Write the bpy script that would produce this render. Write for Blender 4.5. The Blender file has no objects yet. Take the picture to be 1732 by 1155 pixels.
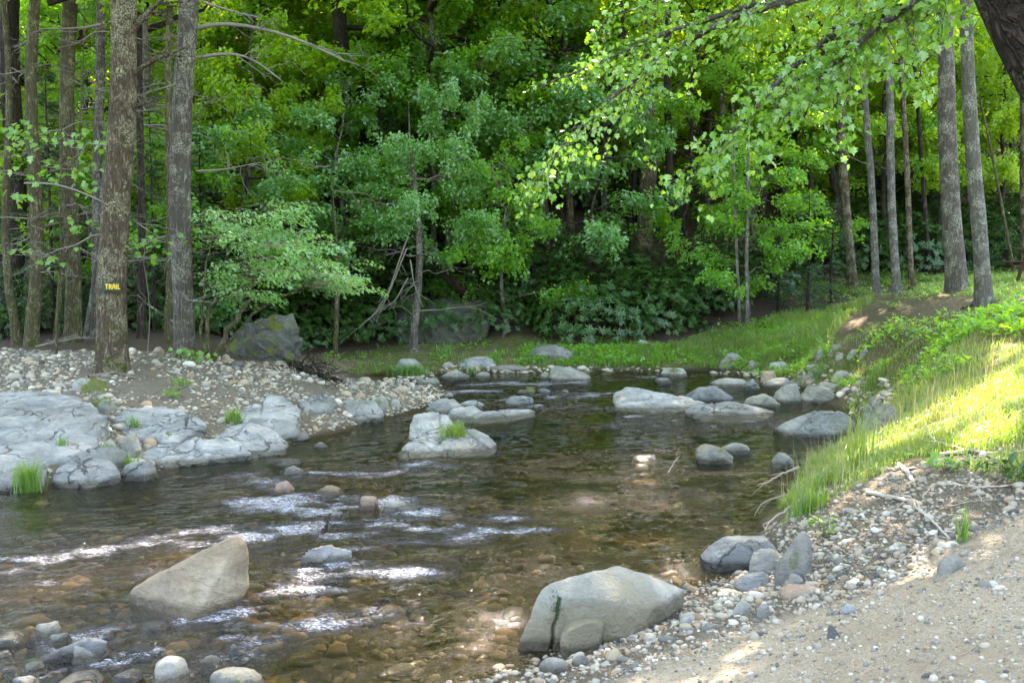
import bpy, bmesh, math, random
import numpy as np
from mathutils import Vector, Matrix

# ------------------------------------------------------------------ camera, sky, sun, exposure
SC = bpy.context.scene
COL = SC.collection
CAM_H = 2.2
FPX, CX, CY, HORIZON = 1500.0, 866.0, 577.5, 480.0      # focal length and centre in photo pixels
PITCH = math.atan((CY - HORIZON) / FPX)
cam_d = bpy.data.cameras.new('camera')
cam = bpy.data.objects.new('camera', cam_d)
COL.objects.link(cam)
cam.location = (0, 0, CAM_H)
cam.rotation_euler = (math.pi / 2 - PITCH, 0, 0)
cam_d.sensor_width = 36.0
cam_d.lens = 36.0 * FPX / 1732.0
cam_d.clip_end = 1000
cam_d.clip_start = 0.05
SC.camera = cam

SUN_EL, SUN_AZ = math.radians(47), math.radians(12)
world = bpy.data.worlds.new('World')
SC.world = world
world.use_nodes = True
wn = world.node_tree
bg = wn.nodes['Background']
sky = wn.nodes.new('ShaderNodeTexSky')
sky.sky_type = 'NISHITA'
sky.sun_disc = False
sky.sun_elevation = SUN_EL
sky.sun_rotation = SUN_AZ
sky.air_density = 1.2
sky.dust_density = 2.2
sky.ozone_density = 1.0
wn.links.new(sky.outputs[0], bg.inputs[0])
bg.inputs[1].default_value = 0.14
sun_d = bpy.data.lights.new('sun', 'SUN')
sun_d.energy = 4.7
sun_d.angle = math.radians(0.53)
sun_d.color = (1.0, 0.93, 0.80)
sun = bpy.data.objects.new('sun', sun_d)
COL.objects.link(sun)
SUNV = Vector((math.sin(SUN_AZ) * math.cos(SUN_EL), math.cos(SUN_AZ) * math.cos(SUN_EL), math.sin(SUN_EL)))
sun.location = (0, 0, 40)
sun.rotation_euler = (-SUNV).to_track_quat('-Z', 'Y').to_euler()
vs = SC.view_settings
vs.view_transform = 'Standard'
vs.look = 'None'
vs.gamma = 1.0
vs.use_curve_mapping = False
vs.exposure = 3.75
vs.use_white_balance = True
vs.white_balance_temperature = 7550
vs.white_balance_tint = 15
SC.render.engine = 'CYCLES'
SC.cycles.max_bounces = 8
SC.cycles.diffuse_bounces = 5
SC.cycles.glossy_bounces = 3
SC.cycles.transmission_bounces = 4
SC.cycles.transparent_max_bounces = 8
SC.cycles.caustics_reflective = False
SC.cycles.caustics_refractive = False
SC.cycles.use_denoising = True

RNG = np.random.default_rng(7)
random.seed(7)

# ------------------------------------------------------------------ pixel helpers
_fw = np.array([0, math.cos(PITCH), -math.sin(PITCH)])
_up = np.array([0, math.sin(PITCH), math.cos(PITCH)])


def ray(px, py):
    d = _fw + np.array([(px - CX) / FPX, 0, 0]) + _up * ((CY - py) / FPX)
    return d / d[1]


def at(px, py, d):
    return np.array([0, 0, CAM_H]) + ray(px, py) * d


def atz(px, py, z):
    r = ray(px, py)
    return np.array([0, 0, CAM_H]) + r * ((z - CAM_H) / r[2])


# ------------------------------------------------------------------ noise
def _hash(ix, iy, iz, seed):
    h = (ix.astype(np.int64) * 374761393 + iy.astype(np.int64) * 668265263 + iz.astype(np.int64) * 2147483647 + seed * 974711) & 0xFFFFFFFF
    h = ((h ^ (h >> 13)) * 1274126177) & 0xFFFFFFFF
    h = (h ^ (h >> 16)) & 0xFFFFFFFF
    return h.astype(np.float64) / 4294967295.0


def vnoise(p, seed=0):
    p = np.asarray(p, float)
    i = np.floor(p).astype(np.int64)
    f = p - i
    u = f * f * (3 - 2 * f)
    r = 0
    for dx in (0, 1):
        for dy in (0, 1):
            for dz in (0, 1):
                w = (u[:, 0] if dx else 1 - u[:, 0]) * (u[:, 1] if dy else 1 - u[:, 1]) * (u[:, 2] if dz else 1 - u[:, 2])
                r = r + w * _hash(i[:, 0] + dx, i[:, 1] + dy, i[:, 2] + dz, seed)
    return r * 2 - 1


def fbm(p, oct=4, seed=0, gain=0.5):
    r, a, s = 0, 1.0, 0
    p = np.asarray(p, float)
    for k in range(oct):
        r = r + a * vnoise(p, seed + k * 17)
        s += a
        a *= gain
        p = p * 2.03 + 11.3
    return r / s


def xy0(x, y, s=1.0):
    return np.stack([np.ravel(x) * s, np.ravel(y) * s, np.zeros(np.size(x))], 1)


def sstep(a, b, x):
    t = np.clip((x - a) / (b - a), 0, 1)
    return t * t * (3 - 2 * t)


# ------------------------------------------------------------------ mesh helpers
def mesh_np(name, V, Fc, smooth=False, mats=None, attrs=None):
    """V (n,3); Fc: array (m,k) or list of arrays."""
    me = bpy.data.meshes.new(name)
    if not isinstance(Fc, (list, tuple)):
        Fc = [Fc]
    Fc = [np.asarray(f, np.int32) for f in Fc if len(f)]
    V = np.asarray(V, np.float32)
    me.vertices.add(len(V))
    me.vertices.foreach_set('co', V.ravel())
    loops = np.concatenate([f.ravel() for f in Fc])
    totals = np.concatenate([np.full(len(f), f.shape[1], np.int32) for f in Fc])
    starts = np.concatenate([[0], np.cumsum(totals)[:-1]]).astype(np.int32)
    me.loops.add(len(loops))
    me.loops.foreach_set('vertex_index', loops)
    me.polygons.add(len(totals))
    me.polygons.foreach_set('loop_start', starts)
    me.update(calc_edges=True)
    me.polygons.foreach_set('use_smooth', np.full(len(totals), bool(smooth)))
    if attrs:
        for k, a in attrs.items():
            a = np.asarray(a, np.float32)
            if a.ndim == 1:
                at_ = me.attributes.new(k, 'FLOAT', 'POINT')
                at_.data.foreach_set('value', a)
            else:
                if a.shape[1] == 3:
                    a = np.concatenate([a, np.ones((len(a), 1), np.float32)], 1)
                at_ = me.attributes.new(k, 'FLOAT_COLOR', 'POINT')
                at_.data.foreach_set('color', a.ravel())
    if mats is not None:
        me.materials.append(mats)
    me.update()
    return me


def obj(name, me, parent=None, loc=(0, 0, 0), rot=(0, 0, 0), scale=(1, 1, 1)):
    o = bpy.data.objects.new(name, me)
    COL.objects.link(o)
    o.location = [float(v) for v in loc]
    o.rotation_euler = rot
    o.scale = scale
    if parent is not None:
        o.parent = parent
    return o


def tag(o, label=None, cat=None, group=None, kind=None):
    if label:
        o['label'] = label
    if cat:
        o['category'] = cat
    if group:
        o['group'] = group
    if kind:
        o['kind'] = kind
    return o


def thing(name, label, cat, loc, group=None, rotz=0.0, scale=1.0):
    o = bpy.data.objects.new(name, None)
    o.empty_display_size = 0.2
    COL.objects.link(o)
    o.location = [float(v) for v in loc]
    o.rotation_euler = (0, 0, rotz)
    o.scale = (scale,) * 3
    return tag(o, label, cat, group)


class MB:
    """collects vertices and faces for one mesh"""
    def __init__(s):
        s.V, s.Q, s.T, s.n = [], [], [], 0

    def add(s, V, Q=None, T=None):
        V = np.asarray(V, float)
        s.V.append(V)
        if Q is not None and len(Q):
            s.Q.append(np.asarray(Q) + s.n)
        if T is not None and len(T):
            s.T.append(np.asarray(T) + s.n)
        s.n += len(V)

    def mesh(s, name, mat, smooth=True, attrs=None):
        fc = []
        if s.Q:
            fc.append(np.concatenate(s.Q))
        if s.T:
            fc.append(np.concatenate(s.T))
        return mesh_np(name, np.concatenate(s.V), fc, smooth, mat, attrs)

    def tube(s, path, radii, seg=8, noise=0.0, seed=0, nf=3.0, flare=None, cap=True):
        path = np.asarray(path, float)
        n = len(path)
        radii = np.broadcast_to(np.asarray(radii, float), (n,))
        tn = np.gradient(path, axis=0)
        tn /= np.linalg.norm(tn, axis=1, keepdims=True) + 1e-9
        ref = np.array([1.0, 0, 0]) if abs(tn[0, 0]) < 0.8 else np.array([0, 1.0, 0])
        a = np.cross(tn, ref)
        a /= np.linalg.norm(a, axis=1, keepdims=True) + 1e-9
        b = np.cross(tn, a)
        th = np.linspace(0, 2 * np.pi, seg, endpoint=False)
        ring = a[:, None, :] * np.cos(th)[None, :, None] + b[:, None, :] * np.sin(th)[None, :, None]
        R = np.repeat(radii[:, None], seg, 1)
        if flare is not None:
            fh, fa, lobes = flare
            z = path[:, 2] - path[0, 2]
            k = np.exp(-np.clip(z, 0, None) / fh)
            R = R * (1 + fa * k[:, None] * (0.75 + 0.45 * np.cos(lobes * th + seed)[None, :] + 0.2 * np.cos(2 * lobes * th + 2 * seed)[None, :]))
        V = path[:, None, :] + ring * R[:, :, None]
        V = V.reshape(-1, 3)
        if noise > 0:
            rr = ring.reshape(-1, 3)
            V = V + rr * (fbm(V * np.array([nf, nf, nf * 0.35]) + seed, 3, seed)[:, None] * noise)
        i = np.arange(n - 1)[:, None] * seg
        j = np.arange(seg)[None, :]
        j2 = (j + 1) % seg
        Q = np.stack([i + j, i + j2, i + seg + j2, i + seg + j], -1).reshape(-1, 4)
        T = []
        if cap:
            V = np.concatenate([V, path[-1:]])
            e = (n - 1) * seg
            T = [(e + k, e + (k + 1) % seg, len(V) - 1) for k in range(seg)]
        s.add(V, Q, T)

    def box(s, c, half, R=None):
        c, half = np.asarray(c, float), np.asarray(half, float)
        v = np.array([[x, y, z] for x in (-1, 1) for y in (-1, 1) for z in (-1, 1)], float) * half
        if R is not None:
            v = v @ np.asarray(R).T
        s.add(v + c, [(0, 1, 3, 2), (4, 6, 7, 5), (0, 4, 5, 1), (2, 3, 7, 6), (0, 2, 6, 4), (1, 5, 7, 3)])


_ico = {}


def ico(l):
    if l not in _ico:
        bm = bmesh.new()
        bmesh.ops.create_icosphere(bm, subdivisions=l, radius=1.0)
        bm.verts.ensure_lookup_table()
        V = np.array([v.co[:] for v in bm.verts])
        T = np.array([[v.index for v in f.verts] for f in bm.faces])
        bm.free()
        _ico[l] = (V / np.linalg.norm(V, axis=1, keepdims=True), T)
    return _ico[l]


# ------------------------------------------------------------------ materials
class NT:
    def __init__(s, name):
        s.m = bpy.data.materials.new(name)
        s.m.use_nodes = True
        s.t = s.m.node_tree
        s.t.nodes.clear()
        s.out = s.t.nodes.new('ShaderNodeOutputMaterial')

    def n(s, typ, **kw):
        nd = s.t.nodes.new('ShaderNode' + typ)
        for k, v in kw.items():
            if k.startswith('i_'):
                key = k[2:]
                key = int(key) if key.isdigit() else key.replace('_', ' ')
                s.set(nd.inputs[key], v)
            else:
                setattr(nd, k, v)
        return nd

    def set(s, sock, v):
        if isinstance(v, bpy.types.NodeSocket):
            s.t.links.new(v, sock)
        elif isinstance(v, bpy.types.Node):
            s.t.links.new(v.outputs[0], sock)
        else:
            if isinstance(v, tuple) and len(v) == 3 and sock.type == 'RGBA':
                v = v + (1,)
            sock.default_value = v

    def noise(s, vec, scale, detail=4, rough=0.55, dist=0.0):
        return s.n('TexNoise', i_Vector=vec, i_Scale=scale, i_Detail=detail, i_Roughness=rough, i_Distortion=dist).outputs[0]

    def vor(s, vec, scale, feature='F1', out=0):
        return s.n('TexVoronoi', feature=feature, i_Vector=vec, i_Scale=scale).outputs[out]

    def ramp(s, fac, *stops, interp='LINEAR'):
        r = s.n('ValToRGB', i_0=fac)
        cr = r.color_ramp
        cr.interpolation = interp
        while len(cr.elements) < len(stops):
            cr.elements.new(0.5)
        for e, (p, c) in zip(cr.elements, stops):
            e.position = p
            e.color = (c, c, c, 1) if isinstance(c, (int, float)) else tuple(c) + (1,)
        return r.outputs[0]

    def mix(s, f, a, b, bt='MIX'):
        m = s.n('Mix', data_type='RGBA', blend_type=bt)
        s.set(m.inputs[0], f)
        s.set(m.inputs[6], a)
        s.set(m.inputs[7], b)
        return m.outputs[2]

    def math(s, op, a, b=0.0, c=0.0, clamp=False):
        m = s.n('Math', operation=op, use_clamp=clamp)
        s.set(m.inputs[0], a)
        s.set(m.inputs[1], b)
        s.set(m.inputs[2], c)
        return m.outputs[0]

    def mapr(s, v, a, b, c=0.0, d=1.0):
        m = s.n('MapRange', i_0=v, i_1=a, i_2=b, i_3=c, i_4=d)
        m.interpolation_type = 'SMOOTHSTEP'
        return m.outputs[0]

    def bump(s, h, strength=0.5, dist=0.02, normal=None):
        b = s.n('Bump', i_Height=h, i_Strength=strength, i_Distance=dist)
        if normal is not None:
            s.set(b.inputs['Normal'], normal)
        return b.outputs[0]

    def mapping(s, vec, scale=(1, 1, 1), rot=(0, 0, 0)):
        return s.n('Mapping', i_Vector=vec, i_Scale=scale, i_Rotation=rot).outputs[0]

    def attr(s, name, out=0):
        return s.n('Attribute', attribute_name=name).outputs[out]

    def principled(s, col, rough=0.8, normal=None, spec=0.3, **kw):
        p = s.n('BsdfPrincipled')
        s.set(p.inputs['Base Color'], col)
        s.set(p.inputs['Roughness'], rough)
        s.set(p.inputs['Specular IOR Level'], spec)
        if normal is not None:
            s.set(p.inputs['Normal'], normal)
        s.t.links.new(p.outputs[0], s.out.inputs[0])
        return s.m

    def surf(s, sh):
        s.t.links.new(sh.outputs[0] if isinstance(sh, bpy.types.Node) else sh, s.out.inputs[0])
        return s.m


def mat_leaf(name, c0, c1, tr0, tr1, gloss=0.09, grough=0.38, tmix=0.42):
    t = NT(name)
    r = t.attr('rnd', 2)
    oi = t.n('ObjectInfo').outputs['Random']
    f = t.math('ADD', t.math('MULTIPLY', r, 0.8), t.math('MULTIPLY', oi, 0.35), clamp=True)
    dc = t.mix(f, c0, c1)
    tc = t.mix(f, tr0, tr1)
    d = t.n('BsdfDiffuse', i_Color=dc)
    tl = t.n('BsdfTranslucent', i_Color=tc)
    m = t.n('MixShader', i_0=tmix, i_1=d, i_2=tl)
    g = t.n('BsdfGlossy', i_Color=(0.9, 0.95, 1.0), i_Roughness=grough)
    return t.surf(t.n('MixShader', i_0=gloss, i_1=m, i_2=g))


M = {}
M['leaf_blue'] = mat_leaf('leaf_bluegreen', (0.060, 0.19, 0.042), (0.115, 0.28, 0.070), (0.17, 0.50, 0.05), (0.32, 0.62, 0.07), 0.085, 0.40, 0.48)
M['leaf_mid'] = mat_leaf('leaf_mid_green', (0.060, 0.20, 0.020), (0.115, 0.30, 0.030), (0.22, 0.56, 0.020), (0.42, 0.70, 0.03), 0.045, 0.38, 0.52)
M['leaf_yellow'] = mat_leaf('leaf_yellow_green', (0.085, 0.23, 0.015), (0.16, 0.32, 0.022), (0.36, 0.62, 0.015), (0.58, 0.74, 0.025), 0.04, 0.38, 0.54)
M['leaf_near'] = mat_leaf('leaf_near', (0.070, 0.20, 0.020), (0.125, 0.27, 0.03), (0.17, 0.42, 0.025), (0.30, 0.52, 0.035), 0.06, 0.34, 0.42)
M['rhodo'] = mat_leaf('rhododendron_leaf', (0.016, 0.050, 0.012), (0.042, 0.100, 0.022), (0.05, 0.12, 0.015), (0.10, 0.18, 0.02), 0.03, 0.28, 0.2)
M['hemlock'] = mat_leaf('hemlock_needle', (0.026, 0.075, 0.028), (0.050, 0.11, 0.036), (0.05, 0.14, 0.02), (0.09, 0.20, 0.03), 0.06, 0.45, 0.25)
M['fern'] = mat_leaf('fern_leaf', (0.075, 0.17, 0.025), (0.14, 0.24, 0.05), (0.22, 0.42, 0.03), (0.36, 0.50, 0.05), 0.06)
M['grass'] = mat_leaf('grass_blade', (0.050, 0.140, 0.020), (0.15, 0.21, 0.050), (0.18, 0.42, 0.02), (0.42, 0.50, 0.06), 0.05, 0.4, 0.45)
M['dry_grass'] = mat_leaf('dry_grass_stem', (0.22, 0.19, 0.09), (0.34, 0.29, 0.15), (0.25, 0.22, 0.08), (0.4, 0.34, 0.14), 0.04, 0.5, 0.3)


def mat_bark(name, dark, light, lichen, lich_amt=0.5, scale=1.0, bumpd=0.03, moss=0.0):
    t = NT(name)
    tc = t.n('TexCoord').outputs['Object']
    mp = t.mapping(tc, (15 * scale, 15 * scale, 2.6 * scale))
    n1 = t.noise(mp, 1.0, 7, 0.68, 0.9)
    r1 = t.math('ABSOLUTE', t.math('SUBTRACT', t.noise(mp, 0.8, 3, 0.5, 0.7), 0.5))
    r2 = t.math('ABSOLUTE', t.math('SUBTRACT', t.noise(t.mapping(tc, (26 * scale, 26 * scale, 6 * scale)), 1.0, 4, 0.55, 0.6), 0.5))
    crack = t.math('MULTIPLY', t.mapr(r1, 0.0, 0.10), t.mapr(r2, -0.05, 0.10))
    base = t.mix(t.math('MULTIPLY', crack, n1), dark, light)
    n2 = t.noise(tc, 3.2, 6, 0.7)
    n3 = t.noise(tc, 42, 3, 0.6)
    lm = t.math('MULTIPLY', t.mapr(n2, 0.62 - 0.2 * lich_amt, 0.70 - 0.16 * lich_amt), t.mapr(n3, 0.42, 0.58))
    base = t.mix(lm, base, lichen)
    if moss > 0:
        z = t.n('SeparateXYZ', i_0=tc).outputs[2]
        mm = t.math('MULTIPLY', t.mapr(z, 1.6, 0.1), t.mapr(t.noise(tc, 4.5, 5), 0.60 - 0.12 * moss, 0.68 - 0.08 * moss))
        base = t.mix(mm, base, (0.07, 0.085, 0.02))
    h = t.math('ADD', t.math('MULTIPLY', crack, 1.0), t.math('MULTIPLY', n1, 0.6))
    h = t.math('ADD', h, t.math('MULTIPLY', lm, 0.25))
    nb = t.bump(h, 1.0, bumpd * 2.2)
    return t.principled(base, 0.9, nb, 0.15)


M['bark_brown'] = mat_bark('bark_brown', (0.060, 0.044, 0.032), (0.26, 0.20, 0.145), (0.33, 0.32, 0.21), 0.75, 1.0, 0.03, 0.5)
M['bark_grey'] = mat_bark('bark_grey', (0.070, 0.060, 0.053), (0.25, 0.222, 0.20), (0.33, 0.33, 0.28), 0.75, 1.0, 0.022, 0.25)
M['bark_pale'] = mat_bark('bark_pale', (0.085, 0.078, 0.072), (0.23, 0.215, 0.20), (0.31, 0.31, 0.285), 0.7, 1.3, 0.012, 0.2)
M['bark_dark'] = mat_bark('bark_dark', (0.028, 0.022, 0.019), (0.105, 0.085, 0.070), (0.16, 0.17, 0.12), 0.25, 1.0, 0.03, 0.3)
M['bark_moss'] = mat_bark('bark_mossy', (0.065, 0.058, 0.034), (0.22, 0.20, 0.12), (0.26, 0.27, 0.15), 0.6, 1.0, 0.025, 0.9)


def mat_wood(name, a, b, rough=0.85):
    t = NT(name)
    tc = t.n('TexCoord').outputs['Object']
    n = t.noise(t.mapping(tc, (14, 14, 14)), 2.0, 6, 0.7)
    n2 = t.noise(tc, 60, 3)
    return t.principled(t.mix(t.math('MULTIPLY', n, t.math('ADD', n2, 0.5)), a, b), rough, t.bump(n, 0.5, 0.01), 0.2)


M['twig'] = mat_wood('dead_twig', (0.085, 0.075, 0.065), (0.235, 0.215, 0.195))
M['twig_brown'] = mat_wood('brown_twig', (0.07, 0.055, 0.042), (0.19, 0.155, 0.125))
M['drift'] = mat_wood('driftwood', (0.20, 0.17, 0.145), (0.50, 0.45, 0.40))
M['root'] = mat_wood('root_wood', (0.16, 0.115, 0.085), (0.40, 0.32, 0.26))


def mat_rock(name, a, b, warm, moss=0.0, lich=0.4, strata=0.5, wet=True, fine=1.0, low_tint=None, crk=0.0):
    t = NT(name)
    tc = t.n('TexCoord').outputs['Object']
    oi = t.n('ObjectInfo').outputs['Random']
    geo = t.n('NewGeometry')
    off = t.n('VectorMath', operation='ADD', i_0=tc)
    cmb = t.n('CombineXYZ', i_0=t.math('MULTIPLY', oi, 37.0), i_1=t.math('MULTIPLY', oi, 11.0), i_2=oi)
    t.set(off.inputs[1], cmb.outputs[0])
    p = off.outputs[0]
    n1 = t.noise(p, 2.6, 7, 0.62, 0.4)
    n2 = t.noise(p, 11, 6, 0.7)
    n3 = t.noise(p, 75, 4, 0.7)
    lay = t.noise(t.mapping(p, (4, 6, 17), (0.45, 0.3, 0.1)), 1.0, 6, 0.7, 2.2)
    col = t.mix(t.mapr(n1, 0.36, 0.66), a, b)
    col = t.mix(t.math('MULTIPLY', t.mapr(t.noise(p, 1.7, 4, 0.6, 1.0), 0.50, 0.72), 0.8), col, warm)
    col = t.mix(t.math('MULTIPLY', t.mapr(lay, 0.50, 0.36), 0.55 * strata), col, (0.09, 0.085, 0.08))
    col = t.mix(t.math('MULTIPLY', t.mapr(n2, 0.56, 0.70), 0.35), col, (0.30, 0.30, 0.30))
    sp = t.mapr(n3, 0.60, 0.72)
    col = t.mix(t.math('MULTIPLY', sp, 0.35), col, (0.08, 0.078, 0.075))
    lm = t.math('MULTIPLY', t.mapr(t.noise(p, 6, 5, 0.7), 0.60, 0.66), t.mapr(n3, 0.40, 0.52))
    col = t.mix(t.math('MULTIPLY', lm, lich), col, (0.29, 0.305, 0.285))
    dpv = t.n('VectorMath', operation='ADD', i_0=p)
    wv = t.n('VectorMath', operation='SCALE', i_0=t.n('TexNoise', i_Vector=p, i_Scale=3.0, i_Detail=5.0).outputs[1])
    wv.inputs[3].default_value = 0.5
    t.set(dpv.inputs[1], wv.outputs[0])
    ck = t.vor(t.mapping(dpv.outputs[0], (1.0, 1.6, 2.4), (0.2, 0.1, 0.5)), 1.5, 'DISTANCE_TO_EDGE')
    ckm = t.math('MULTIPLY', t.mapr(ck, 0.030, 0.0), t.mapr(t.noise(p, 2.3, 3), 0.42, 0.58))
    ckm = t.math('MULTIPLY', ckm, crk)
    col = t.mix(t.math('MULTIPLY', ckm, 0.8), col, (0.045, 0.042, 0.036))
    if low_tint:  # second colour mixed in towards the lower part of the rock
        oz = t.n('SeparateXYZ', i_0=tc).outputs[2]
        sm_ = t.mapr(t.math('ADD', oz, t.math('MULTIPLY', n1, 0.28)), low_tint[1], low_tint[2])
        col = t.mix(t.math('MULTIPLY', sm_, 0.8), col, t.mix(n2, low_tint[0], tuple(v * 1.5 for v in low_tint[0])))
    oiv = t.mapr(oi, 0, 1, 0.72, 1.12)
    col = t.mix(1.0, col, t.n('CombineColor', i_0=oiv, i_1=oiv, i_2=oiv).outputs[0], 'MULTIPLY')
    if moss > 0:
        nz = t.n('SeparateXYZ', i_0=geo.outputs['Normal']).outputs[2]
        mm = t.math('MULTIPLY', t.mapr(t.noise(p, 3.0, 6, 0.65), 0.66 - 0.22 * moss, 0.72 - 0.18 * moss), t.mapr(nz, -0.3, 0.5))
        col = t.mix(mm, col, t.mix(n2, (0.035, 0.05, 0.010), (0.12, 0.13, 0.022)))
    rough = 0.78
    if wet:
        pz = t.n('SeparateXYZ', i_0=geo.outputs['Position']).outputs[2]
        wm = t.mapr(t.math('ADD', pz, t.math('MULTIPLY', n2, -0.07)), 0.062, 0.0)
        col = t.mix(wm, col, t.mix(1.0, col, (0.30, 0.27, 0.23), 'MULTIPLY'))
        rough = t.mapr(wm, 0, 1, 0.78, 0.22)
    h = t.math('ADD', t.math('MULTIPLY', n1, 1.2), t.math('MULTIPLY', n2, 0.55))
    h = t.math('ADD', h, t.math('MULTIPLY', lay, 0.7 * strata))
    h = t.math('SUBTRACT', h, t.math('MULTIPLY', ckm, 1.0))
    nb = t.bump(h, 0.95, 0.07 * fine)
    nb = t.bump(n3, 0.6, 0.012 * fine, nb)
    return t.principled(col, rough, nb, 0.35)


M['rock_grey'] = mat_rock('rock_grey', (0.155, 0.154, 0.152), (0.285, 0.28, 0.275), (0.20, 0.185, 0.155), 0.15, 0.6, 0.6, crk=0.4)
M['rock_slab'] = mat_rock('rock_blue_slab', (0.155, 0.16, 0.168), (0.29, 0.293, 0.30), (0.21, 0.20, 0.18), 0.10, 0.8, 0.7, crk=0.9)
M['rock_tan'] = mat_rock('rock_tan', (0.25, 0.19, 0.13), (0.38, 0.31, 0.225), (0.28, 0.175, 0.10), 0.02, 0.2, 0.7)
M['rock_warm'] = mat_rock('rock_warm_grey', (0.18, 0.17, 0.152), (0.29, 0.277, 0.25), (0.21, 0.178, 0.118), 0.10, 0.4, 0.35)
M['rock_hero'] = mat_rock('rock_cream_boulder', (0.26, 0.25, 0.22), (0.41, 0.395, 0.355), (0.30, 0.26, 0.18), 0.0, 0.3, 0.25, low_tint=((0.165, 0.135, 0.082), 0.46, 0.26))
M['rock_dark'] = mat_rock('rock_dark', (0.095, 0.095, 0.105), (0.20, 0.20, 0.215), (0.15, 0.13, 0.11), 0.1, 0.2, 0.9)
M['rock_mossy'] = mat_rock('rock_mossy', (0.17, 0.17, 0.15), (0.30, 0.30, 0.28), (0.20, 0.18, 0.10), 0.85, 0.4, 0.4)
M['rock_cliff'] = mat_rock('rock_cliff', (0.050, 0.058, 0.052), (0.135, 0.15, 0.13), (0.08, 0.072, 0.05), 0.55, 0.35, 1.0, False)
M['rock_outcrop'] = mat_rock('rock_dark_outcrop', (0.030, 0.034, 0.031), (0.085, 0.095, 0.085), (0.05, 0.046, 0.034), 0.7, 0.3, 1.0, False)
M['rock_brown'] = mat_rock('rock_brown', (0.24, 0.165, 0.125), (0.34, 0.25, 0.195), (0.26, 0.18, 0.12), 0.0, 0.1, 0.5)
M['rock_yellow'] = mat_rock('rock_algae_yellow', (0.17, 0.125, 0.045), (0.29, 0.215, 0.075), (0.20, 0.16, 0.06), 0.05, 0.0, 0.2)


def mat_pebble(name, attr=True, dim=1.0):
    t = NT(name)
    tc = t.n('TexCoord').outputs['Object']
    r = t.attr('rnd', 2) if attr else t.n('ObjectInfo').outputs['Random']
    c = t.ramp(r, (0.0, (0.075, 0.072, 0.07)), (0.18, (0.17, 0.158, 0.142)), (0.40, (0.31, 0.282, 0.245)), (0.60, (0.29, 0.228, 0.165)),
               (0.74, (0.40, 0.375, 0.335)), (0.88, (0.23, 0.155, 0.098)), (1.0, (0.50, 0.48, 0.44)))
    n = t.noise(tc, 55, 5, 0.7)
    n2 = t.noise(tc, 14, 4, 0.6)
    c = t.mix(1.0, c, t.mix(t.math('ADD', t.math('MULTIPLY', n, 0.6), t.math('MULTIPLY', n2, 0.4)), (0.55 * dim, 0.54 * dim, 0.52 * dim), (1.25 * dim, 1.24 * dim, 1.22 * dim)), 'MULTIPLY')
    geo = t.n('NewGeometry')
    pz = t.n('SeparateXYZ', i_0=geo.outputs['Position']).outputs[2]
    wm = t.mapr(pz, 0.03, -0.005)
    c = t.mix(wm, c, t.mix(1.0, c, (0.36, 0.32, 0.26), 'MULTIPLY'))
    return t.principled(c, t.mapr(wm, 0, 1, 0.8, 0.25), t.bump(n, 0.4, 0.01), 0.3)


M['pebble'] = mat_pebble('gravel_pebble', True)
M['pebble_one'] = mat_pebble('single_pebble', False)


def mat_bed():
    t = NT('riverbed_stone')
    tc = t.n('TexCoord').outputs['Object']
    r = t.attr('rnd', 2)
    c = t.ramp(r, (0.0, (0.032, 0.024, 0.012)), (0.3, (0.060, 0.043, 0.021)), (0.6, (0.092, 0.065, 0.031)), (0.85, (0.130, 0.092, 0.045)), (1.0, (0.20, 0.145, 0.080)))
    n = t.noise(tc, 18, 5, 0.7)
    c = t.mix(1.0, c, t.mix(n, (0.5, 0.5, 0.45), (1.4, 1.35, 1.2)), 'MULTIPLY')
    return t.principled(c, 0.7, t.bump(n, 0.5, 0.02), 0.25)


M['bed'] = mat_bed()


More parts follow.
